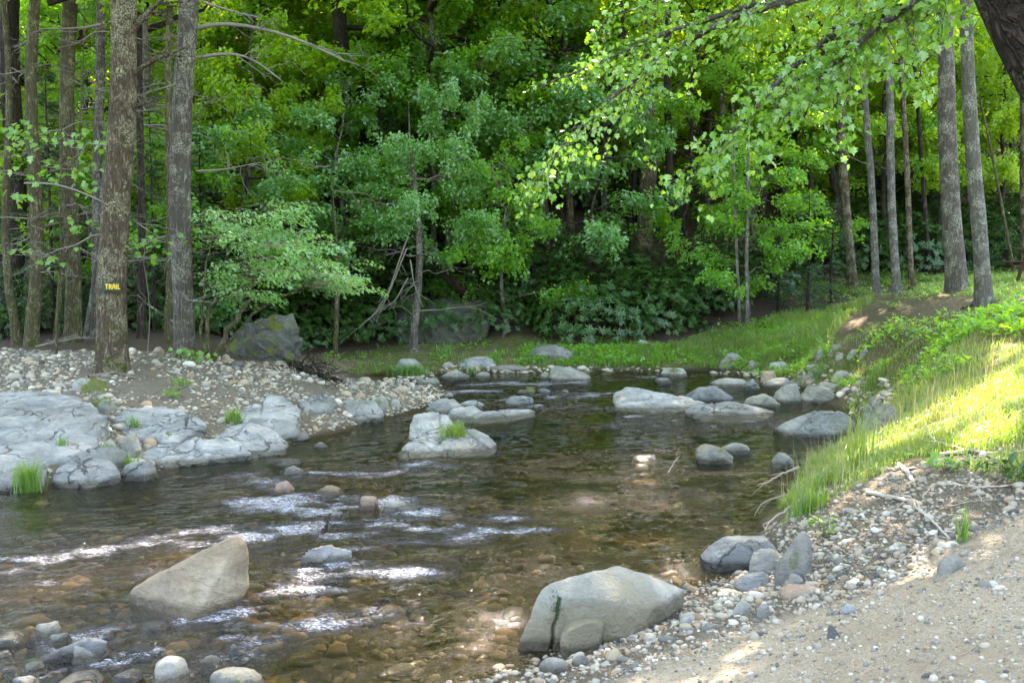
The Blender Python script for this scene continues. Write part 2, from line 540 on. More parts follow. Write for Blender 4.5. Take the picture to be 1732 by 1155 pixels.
def mat_ground():
    t = NT('ground_earth')
    geo = t.n('NewGeometry')
    p = geo.outputs['Position']
    zn = t.n('SeparateColor', i_0=t.attr('zone', 0))
    za = t.attr('zone', 3)
    n1 = t.noise(p, 0.9, 6, 0.6)
    n2 = t.noise(p, 7, 6, 0.65)
    n3 = t.noise(p, 55, 5, 0.7)
    v = t.vor(p, 95, 'F1', 1)
    vh = t.vor(p, 95, 'F1', 0)
    vbw = t.n('RGBToBW', i_0=v).outputs[0]
    lit = t.mix(n2, (0.032, 0.025, 0.018), (0.095, 0.070, 0.048))
    lit = t.mix(t.mapr(n3, 0.5, 0.7), lit, (0.15, 0.115, 0.08))
    sand = t.mix(n2, (0.41, 0.325, 0.24), (0.54, 0.445, 0.345))
    sand = t.mix(t.math('MULTIPLY', t.mapr(t.noise(p, 130, 3, 0.6), 0.55, 0.66), 0.7), sand, (0.20, 0.165, 0.125))
    sand = t.mix(t.math('MULTIPLY', t.mapr(n3, 0.52, 0.66), 0.8), sand, (0.27, 0.205, 0.145))
    sand = t.mix(t.math('MULTIPLY', t.mapr(vbw, 0.72, 0.8), 0.6), sand, (0.46, 0.425, 0.37))
    sand = t.mix(t.math('MULTIPLY', t.mapr(n1, 0.45, 0.62), 0.5), sand, (0.34, 0.265, 0.19))
    grit = t.mix(vbw, (0.12, 0.098, 0.075), (0.30, 0.265, 0.22))
    grit = t.mix(t.mapr(n2, 0.45, 0.65), grit, (0.19, 0.145, 0.10))
    moss = t.mix(n2, (0.045, 0.060, 0.014), (0.12, 0.165, 0.022))
    moss = t.mix(t.mapr(n1, 0.50, 0.66), moss, (0.14, 0.10, 0.06))
    soil = t.mix(n3, (0.10, 0.078, 0.05), (0.20, 0.165, 0.115))
    moss = t.mix(t.mapr(t.math('ADD', n2, t.math('MULTIPLY', n3, 0.3)), 0.62, 0.74), moss, soil)
    c = t.mix(zn.outputs[2], lit, moss)
    c = t.mix(zn.outputs[0], c, sand)
    c = t.mix(zn.outputs[1], c, grit)
    bed = t.mix(n2, (0.040, 0.030, 0.014), (0.105, 0.075, 0.034))
    bed = t.mix(t.mapr(vbw, 0.5, 0.9), bed, (0.15, 0.115, 0.05))
    c = t.mix(za, c, bed)
    pz = t.n('SeparateXYZ', i_0=p).outputs[2]
    c = t.mix(t.mapr(t.math('ADD', pz, t.math('MULTIPLY', n2, -0.04)), 0.05, -0.01), c, t.mix(1.0, c, (0.55, 0.5, 0.42), 'MULTIPLY'))
    h = t.math('ADD', t.math('MULTIPLY', n2, 1.0), t.math('MULTIPLY', n3, 0.5))
    h = t.math('ADD', h, t.math('MULTIPLY', t.mapr(t.noise(p, 22, 4, 0.6), 0.5, 0.75), 0.8))
    h = t.math('SUBTRACT', h, t.math('MULTIPLY', vh, t.math('MULTIPLY', zn.outputs[1], 1.2)))
    return t.principled(c, 0.93, t.bump(n3, 0.6, 0.02, t.bump(h, 0.8, 0.04)), 0.15)


M['ground'] = mat_ground()


def mat_water():
    t = NT('stream_water')
    geo = t.n('NewGeometry')
    p = geo.outputs['Position']
    rf = t.attr('riffle', 2)
    mp = t.mapping(p, (1.0, 2.0, 1.0), (0, 0, 0.25))
    n1 = t.noise(mp, 8, 4, 0.6, 0.6)
    n2 = t.noise(mp, 34, 5, 0.65, 0.5)
    h = t.math('ADD', n1, t.math('MULTIPLY', n2, t.mapr(rf, 0.0, 0.8, 0.45, 0.8)))
    nb = t.n('Bump', i_Height=h, i_Strength=t.mapr(rf, 0.0, 0.8, 0.22, 1.0), i_Distance=0.10).outputs[0]
    fr = t.n('Fresnel', i_IOR=1.33, i_Normal=nb).outputs[0]
    tr = t.n('BsdfTransparent', i_Color=(0.78, 0.70, 0.53))
    gl = t.n('BsdfGlossy', i_Color=(1, 1, 1), i_Roughness=0.03, i_Normal=nb)
    w = t.n('MixShader', i_0=fr, i_1=tr, i_2=gl)
    fn = t.noise(t.mapping(p, (1.0, 3.2, 1.0), (0, 0, 0.25)), 27, 8, 0.75, 1.2)
    fm = t.math('MULTIPLY', t.mapr(t.math('ADD', fn, t.math('MULTIPLY', rf, 0.14)), 0.60, 0.72), t.mapr(rf, 0.30, 0.95, 0.0, 0.6))
    fo = t.n('BsdfDiffuse', i_Color=(0.62, 0.63, 0.74))  # pale flecks: foam, with sky reflection also put in as plain colour
    return t.surf(t.n('MixShader', i_0=fm, i_1=w, i_2=fo))


M['water'] = mat_water()


def mat_paint(name, col, rough=0.6):
    t = NT(name)
    tc = t.n('TexCoord').outputs['Object']
    n = t.noise(t.mapping(tc, (30, 30, 160)), 1.0, 5, 0.65)
    c = t.mix(n, tuple(v * 0.7 for v in col), tuple(min(1, v * 1.25) for v in col))
    return t.principled(c, rough, t.bump(n, 0.3, 0.004), 0.3)


M['sign_green'] = mat_paint('sign_green_paint', (0.014, 0.034, 0.022))
M['sign_yellow'] = mat_paint('sign_yellow_paint', (0.62, 0.42, 0.045))
M['table_wood'] = mat_paint('table_brown_stain', (0.085, 0.045, 0.032), 0.75)
M['leaf_dead'] = mat_wood('dead_leaf', (0.16, 0.085, 0.045), (0.32, 0.20, 0.115))

# ------------------------------------------------------------------ terrain: control points -> smooth height field
CP = []


def cz(px, py, z):
    p = atz(px, py, z)
    CP.append((p[0], p[1], z))


def cd(px, py, d):
    p = at(px, py, d)
    CP.append((p[0], p[1], p[2]))


def cw(x, y, z):
    CP.append((x, y, z))


SHORE_L = [(-160, 850), (0, 834), (85, 828), (205, 812), (278, 796), (380, 780), (488, 766), (505, 744), (560, 736), (605, 722), (655, 708), (738, 682), (768, 668)]
SHORE_F = [(735, 655), (640, 650), (560, 636), (548, 624), (650, 636), (720, 640), (770, 630), (900, 630), (1000, 627), (1100, 627), (1200, 625), (1262, 636), (1335, 640), (1420, 662)]
SHORE_R = [(1470, 702), (1440, 748), (1385, 778), (1352, 802), (1322, 850), (1295, 900), (1285, 950), (1228, 985), (1165, 990), (1105, 1030), (990, 1090), (905, 1112), (850, 1132), (770, 1156), (660, 1230)]
for p in SHORE_L + SHORE_F + SHORE_R:
    cz(p[0], p[1], 0.0)
# bed
for px, py, z in [(150, 870, -.28), (0, 900, -.25), (350, 830, -.30), (560, 790, -.32), (640, 740, -.22), (760, 790, -.36), (900, 740, -.36), (1000, 800, -.42), (1150, 780, -.40),
                  (1250, 830, -.34), (1100, 880, -.42), (1200, 900, -.30), (900, 860, -.36), (760, 880, -.26), (620, 870, -.14), (500, 850, -.15), (400, 900, -.16), (250, 900, -.16), (100, 960, -.13),
                  (0, 1010, -.10), (200, 1060, -.09), (60, 1100, -.06), (350, 1110, -.10), (200, 1150, -.06), (520, 1000, -.17), (700, 980, -.22), (850, 980, -.28), (600, 1090, -.18), (780, 1060, -.2),
                  (500, 1150, -.13), (950, 690, -.25), (850, 650, -.20), (1100, 650, -.24), (1250, 730, -.3), (1000, 660, -.2), (1150, 690, -.22), (1350, 730, -.2), (650, 643, -.12)]:
    cz(px, py, z)
# left gravel bar and slabs
for px, py, z in [(0, 790, .16), (100, 790, .15), (0, 720, .42), (110, 710, .46), (0, 660, .66), (230, 740, .22), (300, 700, .40), (250, 670, .55), (380, 740, .16), (430, 700, .30), (500, 690, .30),
                  (185, 630, .75), (310, 607, .84), (60, 620, .80), (440, 650, .52), (520, 640, .46), (600, 660, .26), (680, 662, .13), (590, 695, .14), (400, 622, .68), (470, 625, .58), (0, 595, .93), (100, 592, .93), (250, 592, .92), (360, 605, .82)]:
    cz(px, py, z)
for x, y, z in [(-12, 17.5, .95), (-9, 19, .98), (-6.5, 19, .95), (-5, 19.5, .7), (-12, 21, 1.0), (-8, 22, 1.1), (-16, 18, 1.0), (-22, 18, 1.1), (-14, 12, .55), (-20, 13, .6), (-30, 16, 1.2),
                (-4.6, 21.6, .55), (-3.9, 20.2, .25)]:
    cw(x, y, z)
# far bank
for px, py, z in [(600, 606, .30), (690, 590, .45), (760, 600, .34), (830, 596, .38), (930, 600, .34), (1000, 600, .36), (1060, 595, .40), (1130, 597, .38), (880, 575, .60), (980, 572, .62), (470, 600, .55)]:
    cz(px, py, z)
# right bank
for px, py, d in [(1200, 575, 24.5), (1260, 548, 25.5), (1180, 605, 23.5), (1300, 600, 21.5), (1380, 540, 24), (1480, 502, 24), (1535, 497, 23.5), (1400, 590, 19.2), (1460, 645, 16.6), (1430, 640, 18),
                  (1615, 491, 20.5), (1665, 513, 16.5), (1560, 520, 18.5), (1500, 560, 17.5), (1550, 570, 15.5), (1650, 560, 13.6), (1732, 530, 14), (1732, 500, 17), (1732, 470, 24), (1600, 475, 28), (1450, 485, 29),
                  (1560, 625, 13.2), (1732, 615, 10), (1640, 650, 10.2), (1560, 690, 10.2), (1500, 725, 10.6), (1600, 730, 8.6), (1732, 700, 7.8), (1460, 770, 9.2), (1420, 800, 8.3), (1530, 790, 7.4)]:
    cd(px, py, d)
for px, py, z in [(1370, 830, .34), (1430, 830, .46), (1340, 880, .26), (1400, 880, .36), (1480, 860, .48), (1600, 830, .74), (1710, 800, .86), (1600, 920, .58), (1732, 900, .72), (1400, 950, .28), (1500, 980, .40), (1320, 985, .10), (1250, 1020, .12),
                  (1200, 1060, .17), (1100, 1090, .11), (1000, 1140, .06), (1300, 1100, .28), (1450, 1080, .40), (1650, 1020, .58), (1700, 1140, .58), (1150, 1150, .16), (900, 1155, .03)]:
    cz(px, py, z)
for x, y, z in [(0.2, 3.2, .30), (1.5, 2.5, .55), (0, 0, .62), (2, 0, .62), (-1.6, 2.0, .22), (-1, 0, .55), (4, 3, .82), (4.4, 5.2, .92), (7, 5, 1.3), (8, 9, 1.7), (11, 14, 2.1), (16, 18, 2.3), (22, 24, 2.6), (14, 6, 2.2), (10, -4, 1.6),
                (-3.4, 3.4, -.06), (-4, 1, -.05), (-6, 4, -.12), (-8, 6.8, -.2), (-12, 7.5, -.2), (-18, 8.5, -.25), (-26, 9.5, -.25), (-40, 10, -.2), (-3, -1.5, .25), (-6, -1, .1), (-9, 1, .25), (-14, 2, .4), (-24, 3, .5), (-40, 4, .6), (0, -8, 1.0), (-12, -8, 1.2), (-30, -8, 1.8)]:
    cw(x, y, z)
# hillside behind
for x in np.linspace(-70, 70, 15):
    hb = 25.6 + 0.24 * max(0, x - 4) + 0.03 * max(0, -x)
    if x < 6:
        cw(x, hb + 1.2, 1.55)
    for k, z in ((4, 3.6), (9, 7.0), (18, 13.0), (32, 22.5), (52, 35.0), (85, 52.0)):
        cw(x, hb + k + (3 if x > 5 else 0), z)
for x in np.linspace(-5, 7, 7):
    hb = 26.4
    cw(x, hb, .72 + .03 * max(0, x))
for x in (-70, -45, 45, 70):
    for y in (-10, 0, 10, 20):
        cw(x, y, 3 if abs(x) < 50 else 8)

CP = np.array(CP)


def rbf_fit(P, Z, sm=0.02):
    n = len(P)
    D = np.linalg.norm(P[:, None] - P[None], axis=2)
    A = np.zeros((n + 3, n + 3))
    A[:n, :n] = D - sm * np.eye(n)
    A[:n, n] = 1
    A[:n, n + 1:] = P
    A[n:, :n] = A[:n, n:].T
    return np.linalg.solve(A, np.concatenate([Z, np.zeros(3)]))


_W = rbf_fit(CP[:, :2], CP[:, 2], 0.05)


def rbf_eval(X, Y):
    Q = np.stack([X.ravel(), Y.ravel()], 1)
    out = np.empty(len(Q))
    for i in range(0, len(Q), 20000):
        q = Q[i:i + 20000]
        D = np.sqrt(((q[:, None] - CP[None, :, :2]) ** 2).sum(2))
        out[i:i + 20000] = D @ _W[:-3] + _W[-3] + q @ _W[-2:]
    return out.reshape(X.shape)


def spaced(*segs):
    r = [np.array([segs[0][0]])]
    for a, b, s in segs:
        n = max(1, int(round((b - a) / s)))
        r.append(np.linspace(a, b, n + 1)[1:])
    return np.concatenate(r)


GX = spaced((-90, -40, 5), (-40, -16, 1.5), (-16, -9, .25), (-9, 6.5, .072), (6.5, 12, .22), (12, 40, 1.5), (40, 90, 5))
GY = spaced((-14, 1, 1.5), (1, 3.4, .15), (3.4, 13, .062), (13, 27, .11), (27, 40, .6), (40, 130, 3))
MX, MY = np.meshgrid(GX, GY)
GZ = rbf_eval(MX, MY)


# zone polygons (photo points on the ground, turned into ground plans)
def _hz(x, y):
    x, y = np.asarray(x, float), np.asarray(y, float)
    i = np.clip(np.searchsorted(GX, x) - 1, 0, len(GX) - 2)
    j = np.clip(np.searchsorted(GY, y) - 1, 0, len(GY) - 2)
    u = (x - GX[i]) / (GX[i + 1] - GX[i])
    v = (y - GY[j]) / (GY[j + 1] - GY[j])
    return (GZ[j, i] * (1 - u) + GZ[j, i + 1] * u) * (1 - v) + (GZ[j + 1, i] * (1 - u) + GZ[j + 1, i + 1] * u) * v


def HZ(x, y):
    return float(_hz(np.array([x]), np.array([y]))[0])


_ts = np.concatenate([np.arange(2.5, 14, 0.03), np.arange(14, 120, 0.12)])


def ground_at(px, py, zmin=None):
    r = ray(px, py)
    P = np.array([0, 0, CAM_H])[None] + r[None] * _ts[:, None]
    g = _hz(P[:, 0], P[:, 1])
    if zmin is not None:
        g = np.maximum(g, zmin)
    hit = np.nonzero(P[:, 2] <= g)[0]
    k = hit[0] if len(hit) else len(_ts) - 1
    return np.array([P[k, 0], P[k, 1], g[k]])


def poly(*pp):
    return np.array([ground_at(*p)[:2] if len(p) == 2 else p[:2] for p in pp])


def sdf(poly_, X, Y):
    """signed distance, positive inside"""
    x, y = np.ravel(X), np.ravel(Y)
    d = np.full(len(x), 1e9)
    inside = np.zeros(len(x), bool)
    n = len(poly_)
    for i in range(n):
        a, b = poly_[i], poly_[(i + 1) % n]
        e = b - a
        L = e @ e + 1e-9
        t = np.clip(((x - a[0]) * e[0] + (y - a[1]) * e[1]) / L, 0, 1)
        d = np.minimum(d, np.hypot(x - a[0] - t * e[0], y - a[1] - t * e[1]))
        c = ((a[1] > y) != (b[1] > y)) & (x < (b[0] - a[0]) * (y - a[1]) / (b[1] - a[1] + 1e-12) + a[0])
        inside ^= c
    return np.where(inside, d, -d).reshape(np.shape(X))


Z_SAND = poly((1000, 1155), (1180, 1090), (1420, 1010), (1560, 940), (1732, 850), (5.5, 6.0, 0), (6, -3, 0), (-1.5, -3, 0), (-1.0, 2.6, 0), (0.1, 4.2, 0))
Z_GRAVR = poly((700, 1190), (905, 1108), (1000, 1060), (1165, 985), (1290, 960), (1310, 880), (1350, 850), (1420, 825), (1500, 795), (1620, 775), (1732, 755), (1732, 870), (1560, 950), (1400, 1020), (1180, 1100), (1000, 1160), (0.3, 4.0, 0), (-1.2, 2.2, 0))
Z_BAR = poly((-250, 860), (0, 830), (200, 812), (280, 796), (490, 766), (505, 744), (605, 722), (740, 682), (768, 668), (735, 655), (640, 648), (560, 632), (520, 618), (400, 612), (300, 600), (150, 594), (0, 592), (-300, 596))
Z_GRASS = poly((1300, 880), (1350, 800), (1440, 745), (1470, 702), (1425, 660), (1335, 638), (1262, 632), (1200, 622), (1100, 624), (1120, 592), (1200, 560), (1380, 535), (1480, 497), (1600, 490), (9, 24, 0), (14, 20, 0), (13, 8, 0), (5.5, 6.9, 0), (1732, 760), (1600, 775), (1490, 810), (1400, 838))
Z_MOSS = poly((560, 622), (650, 634), (720, 638), (770, 628), (900, 628), (1000, 625), (1120, 625), (1140, 590), (1060, 575), (880, 572), (690, 585), (560, 600))
Z_BARE = poly((1395, 570), (1470, 515), (1560, 497), (1690, 512), (1660, 535), (1590, 560), (1540, 590), (1470, 612), (1415, 612))

_np3 = xy0(MX, MY)
nz1 = fbm(_np3 * 0.9, 4, 3).reshape(MX.shape)
nz2 = fbm(_np3 * 5.0, 3, 9).reshape(MX.shape)
far = sstep(26, 34, MY)
soft = nz1 * 0.25
mS = sstep(-.25, .25, sdf(Z_SAND, MX, MY) + soft)
mG = np.maximum(sstep(-.2, .2, sdf(Z_GRAVR, MX, MY) + soft) * (1 - 0.75 * mS), sstep(-.3, .3, sdf(Z_BAR, MX, MY) + soft))
mM = np.maximum(sstep(-.25, .25, sdf(Z_GRASS, MX, MY) + soft), sstep(-.3, .3, sdf(Z_MOSS, MX, MY) + soft))
mM = mM * (1 - 0.75 * sstep(-.7, .9, sdf(Z_BARE, MX, MY) + nz1 * .9))
mB = sstep(0.0, -.08, GZ)
GZ = GZ + mS * (.018 * fbm(_np3 * 2.2, 3, 71).reshape(MX.shape) + .010 * fbm(_np3 * 7, 3, 72).reshape(MX.shape)) + nz1 * (0.03 + 0.35 * far) + nz2 * (0.012 + 0.02 * mG * (MY > 8))
zone = np.stack([mS.ravel(), mG.ravel(), mM.ravel(), mB.ravel()], 1)
ny, nx = MX.shape
idx = np.arange(ny * nx).reshape(ny, nx)
Q = np.stack([idx[:-1, :-1], idx[:-1, 1:], idx[1:, 1:], idx[1:, :-1]], -1).reshape(-1, 4)
g_me = mesh_np('ground', np.stack([MX.ravel(), MY.ravel(), GZ.ravel()], 1), Q, True, M['ground'], {'zone': zone})
tag(obj('ground', g_me), kind='structure')

# ------------------------------------------------------------------ water
WX = spaced((-40, -9, .8), (-9, -5.5, .07), (-5.5, 3.6, .032), (3.6, 9, .10))
WY = spaced((-8, 3.6, .4), (3.6, 9.5, .030), (9.5, 15, .045), (15, 28, .09))
AX, AY = np.meshgrid(WX, WY)
RIFF = []


def riff(x0, y0, x1, y1, w, a=1.0):
    p, q = atz(x0, y0, 0), atz(x1, y1, 0)
    RIFF.append((p[:2], q[:2], w, a))


riff(420, 812, 640, 800, .45, .7)
riff(500, 850, 690, 868, .55, 1.0)
riff(450, 905, 860, 886, .42, 1.0)
riff(-40, 975, 380, 905, .42, .72)
riff(-60, 1010, 230, 980, .30, .7)
riff(-100, 960, 650, 895, .8, .42)
riff(60, 1060, 680, 1000, .65, .45)
riff(650, 900, 950, 880, .6, .30)
riff(700, 800, 1200, 800, 1.2, .24)
riff(420, 1010, 610, 935, .35, .75)
riff(560, 985, 760, 955, .28, .9)
riff(420, 1080, 640, 1030, .26, .85)
riff(160, 1080, 420, 1030, .25, .8)
riff(560, 1045, 700, 1020, .2, .5)
riff(700, 950, 900, 930, .25, .35)
riff(1030, 860, 1140, 835, .4, .35)
riff(860, 800, 1010, 770, .5, .35)
riff(680, 785, 820, 790, .4, .5)
riff(860, 695, 1030, 690, .7, .7)
riff(940, 672, 1040, 668, .6, .8)
riff(700, 668, 830, 662, .6, .8)
riff(830, 650, 960, 648, .8, .8)
riff(1040, 722, 1300, 716, .7, .55)
riff(1000, 640, 1160, 636, .8, .6)
riff(1080, 770, 1200, 760, .5, .3)
for wx, wy in [(480, 840), (560, 842), (625, 866), (678, 868), (568, 884), (550, 958), (310, 1052), (90, 1090), (150, 1128), (240, 1112), (396, 1112), (760, 776), (880, 690), (905, 668), (965, 646), (1120, 697), (1240, 716), (495, 806)]:
    riff(wx - 55, wy + 8, wx + 30, wy - 4, .17, .8)
ax, ay = AX.ravel(), AY.ravel()
rf = np.full(len(ax), 0.12)
wv = fbm(np.stack([ax * 1.2, ay * 2.0, 0 * ax], 1), 3, 43)
for p, q, w, a in RIFF:
    e = q - p
    t = np.clip(((ax - p[0]) * e[0] + (ay - p[1]) * e[1]) / (e @ e), 0, 1)
    d = np.hypot(ax - p[0] - t * e[0], ay - p[1] - t * e[1])
    d = d + .22 * wv
    rf = np.maximum(rf, a * np.exp(-np.clip(d / (w * 1.25), 0, None) ** 2))
rf = np.clip(rf * (0.80 + 1.25 * fbm(np.stack([ax * 2.6, ay * 5.0, 0 * ax], 1), 4, 41, .6)), 0.04, 1)
fl = 0.35
u = ax * math.cos(fl) + ay * math.sin(fl)
v = -ax * math.sin(fl) + ay * math.cos(fl)
wz = 0.024 * fbm(np.stack([u * 3.0, v * 5.5, 0 * u], 1), 3, 51) * (0.15 + rf)
wz = wz + 0.020 * (1 - np.abs(fbm(np.stack([u * 5.0, v * 9.0, 0 * u], 1), 3, 57)) * 2) * rf
wz = wz + 0.0030 * fbm(np.stack([u * 7, v * 12, 0 * u], 1), 2, 63)
wny, wnx = AX.shape
wi = np.arange(wny * wnx).reshape(wny, wnx)
gz = _hz(ax, ay).reshape(AX.shape)
cell = np.minimum.reduce([gz[:-1, :-1], gz[:-1, 1:], gz[1:, 1:], gz[1:, :-1]])
keep = (cell < 0.04).ravel()
WQ = np.stack([wi[:-1, :-1], wi[:-1, 1:], wi[1:, 1:], wi[1:, :-1]], -1).reshape(-1, 4)[keep]
used = np.unique(WQ)
rem = np.full(wny * wnx, -1)
rem[used] = np.arange(len(used))
w_me = mesh_np('stream_water', np.stack([ax, ay, wz], 1)[used], rem[WQ], True, M['water'], {'riffle': rf[used]})
tag(obj('stream_water', w_me), kind='structure')


# ------------------------------------------------------------------ rocks
def planes_from_points(P):
    bm = bmesh.new()
    vs_ = [bm.verts.new(p) for p in P]
    bmesh.ops.convex_hull(bm, input=vs_)
    bm.normal_update()
    c = np.mean(P, 0)
    pl = []
    for f in bm.faces:
        n = np.array(f.normal[:])
        if n @ n < .5:
            continue
        d = n @ (np.array(f.calc_center_median()[:]) - c)
        if d < 0:
            n, d = -n, -d
        pl.append((n, max(d, 1e-3)))
    bm.free()
    return c, np.array([p[0] for p in pl]), np.array([p[1] for p in pl])


def rock_verts(c, N, D, lvl, p=14, rough=0.05, seed=0, strata=0.02, nscale=2.0):
    dv, T = ico(lvl)
    s = np.maximum(dv @ N.T, 1e-4) / D[None]
    r = 1.0 / (s ** p).sum(1) ** (1.0 / p)
    V = dv * r[:, None]
    size = r.mean()
    q = V / size * nscale
    n = fbm(q + seed * 3.1, 5, seed, 0.55)
    V = V * (1 + rough * 1.6 * n)[:, None]
    V = V + dv * (rough * .35 * size * fbm(q * 4.5 + 3.3, 4, seed + 31, .6))[:, None]
    th = 0.5 + (seed % 7) * 0.12
    lay = q[:, 2] * math.cos(th) + q[:, 0] * math.sin(th)
    V = V + dv * (strata * size * fbm(np.stack([lay * 3.5, q[:, 0] * .5, q[:, 1] * .5], 1), 3, seed + 5))[:, None]
    cr = np.abs(fbm(q * 0.8 + 7.7, 3, seed + 9))
    V = V - dv * (rough * 0.35 * size * np.clip(1 - cr / 0.06, 0, 1))[:, None]
    return V + c, T


def random_hull(W, D, H, seed, flat=0.5):
    r = np.random.default_rng(seed)
    n = 7
    pts = []
    for i in range(n):
        a = 2 * np.pi * (i + r.uniform(-.3, .3)) / n
        for lv, sc, zz in ((0, 1.0, -.45), (1, r.uniform(.82, 1.0), r.uniform(.05, .45)), (2, r.uniform(.35, .8), r.uniform(.72, 1.0))):
            pts.append((W / 2 * sc * math.cos(a) * r.uniform(.82, 1.08), D / 2 * sc * math.sin(a) * r.uniform(.82, 1.08), H * zz))
    tx, ty = r.uniform(-.25, .25), r.uniform(-.3, .1)
    pts = np.array(pts)
    up = pts[:, 2] > H * .6
    pts[up, 2] += pts[up, 0] / W * H * tx * 2 + pts[up, 1] / D * H * ty
    return pts


SEED = [100]


def nrm_(v):
    return v / np.linalg.norm(v)



def rock(name, label, x0, y0, x1, y1, mat='rock_grey', water=True, dep=0.75, lvl=3, p=14, rough=0.05, strata=0.03, prof=None, rot=None, group=None, z=None, minh=0.16, cat='rock', sink=0.0):
    SEED[0] += 1
    sd = SEED[0]
    cx = (x0 + x1) / 2
    if z is not None:
        f = atz(cx, y1, z)
    elif water:
        f = atz(cx, y1, 0.0)
    else:
        f = ground_at(cx, y1)
    d = f[1]
    W = (x1 - x0) * d / FPX
    hp = (y1 - y0) * d / FPX * 1.06
    W *= 1.07
    dl = math.atan2(CAM_H - f[2], d)
    D = dep * W
    H = max((hp - D * math.sin(dl) * 0.72) / math.cos(dl), minh * W)
    H *= 1.16
    c0 = np.array([f[0] * (d + D * .45) / d, d + D * .45, f[2] - 0.02 - sink])
    if prof is not None:
        pts = []
        for u, v in prof:
            X, Z = (u - .5) * W, v * H
            for yy, k in ((-.5, .55), (-.2, .95), (.2, .95), (.5, .5)):
                pts.append((X * (k if abs(yy) > .3 else 1), yy * D, Z * (k + .0 if v > .25 else 1)))
        pts += [((u - .5) * W, yy * D, -.3 * H) for u in (.05, .95) for yy in (-.45, .45)]
        pts = np.array(pts)
    else:
        pts = random_hull(W * 1.02, D, H, sd)
    c, N, Dd = planes_from_points(pts)
    rc = np.random.default_rng(sd + 900)
    for _ in range(5):                          # broken faces
        nn = nrm_(np.array([rc.normal(), rc.normal() - .3, abs(rc.normal()) * .8]) / np.array([W, D, H]))
        N = np.concatenate([N, nn[None]])
        Dd = np.append(Dd, ((pts - c) @ nn).max() * rc.uniform(.74, .90))
    V, T = rock_verts(c, N, Dd, lvl, p * 2.6, rough * 1.6, sd, strata * 1.6)
    me = mesh_np(name, V, T, True, M[mat])
    o = obj(name, me, None, c0, (0, 0, rot if rot is not None else 0))
    return tag(o, label, cat, group)


def hull_rock(name, label, origin, pts, mat, lvl=5, p=16, rough=.03, strata=.02, extra=None, cat='boulder', nscale=2.0, cracks=()):
    SEED[0] += 1
    c, N, Dd = planes_from_points(np.array(pts, float))
    V, T = rock_verts(c, N, Dd, lvl, p, rough, SEED[0], strata, nscale)
    for q0, nn, w, dpt, zmax in cracks:
        nn = np.array(nn) / np.linalg.norm(nn)
        dd = (V - np.array(q0)) @ nn + .012 * vnoise(V * 14, 5)
        k_ = np.clip(1 - np.abs(dd) / w, 0, 1) * (V[:, 2] < zmax) * (V[:, 1] < .2)
        V = V + np.array([0, 1.0, 0]) * (k_ * dpt)[:, None]
    mb = MB()
    mb.add(V, None, T)
    for e in (extra or []):
        c, N, Dd = planes_from_points(np.array(e, float))
        V, T = rock_verts(c, N, Dd, lvl - 1, p, rough, SEED[0] + 3, strata, nscale)
        mb.add(V, None, T)
    o = obj(name, mb.mesh(name, M[mat]), None, origin)
    return tag(o, label, cat)


# the two big foreground boulders
o1 = atz(310, 1050, 0.0)
hull_rock('boulder', 'large tan three-sided boulder tilted in the riffle at lower left', (o1[0], o1[1] + .12, 0),
          [(-.54, .26, .06), (-.52, .22, .01), (-.43, .16, -.14), (-.46, .32, .12), (.20, .26, .46), (.26, .27, .475), (.325, .25, .43), (.34, .24, .33), (.32, .20, .16), (.28, .14, .02), (.06, -.17, -.03), (.0, -.17, -.06),
           (-.20, -.02, -.03), (.19, .58, .15), (-.32, .52, .05), (.24, .5, -.2), (-.36, .45, -.2), (.05, -.12, -.2), (.205, .10, .31), (.135, -.02, .14), (-.17, .20, .26)], 'rock_tan', 7, 30, .030, .030, nscale=2.8)
o2 = atz(875, 1108, 0.0)
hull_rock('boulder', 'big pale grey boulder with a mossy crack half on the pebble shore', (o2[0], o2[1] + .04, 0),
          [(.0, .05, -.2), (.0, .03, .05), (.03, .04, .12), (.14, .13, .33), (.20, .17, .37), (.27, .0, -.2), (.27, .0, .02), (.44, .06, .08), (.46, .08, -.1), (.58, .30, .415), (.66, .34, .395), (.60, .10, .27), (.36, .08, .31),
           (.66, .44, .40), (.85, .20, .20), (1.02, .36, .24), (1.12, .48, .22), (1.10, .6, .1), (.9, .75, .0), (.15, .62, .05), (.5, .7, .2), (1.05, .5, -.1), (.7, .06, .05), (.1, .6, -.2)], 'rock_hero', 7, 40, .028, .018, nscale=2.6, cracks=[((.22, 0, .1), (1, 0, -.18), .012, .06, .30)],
          extra=[[(.25, -.08, -.15), (.25, -.07, .10), (.30, -.08, .165), (.44, -.02, .20), (.52, .03, .16), (.47, -.05, -.05), (.3, -.12, -.1), (.3, .2, .18), (.56, .2, .18), (.50, .03, -.1)]])


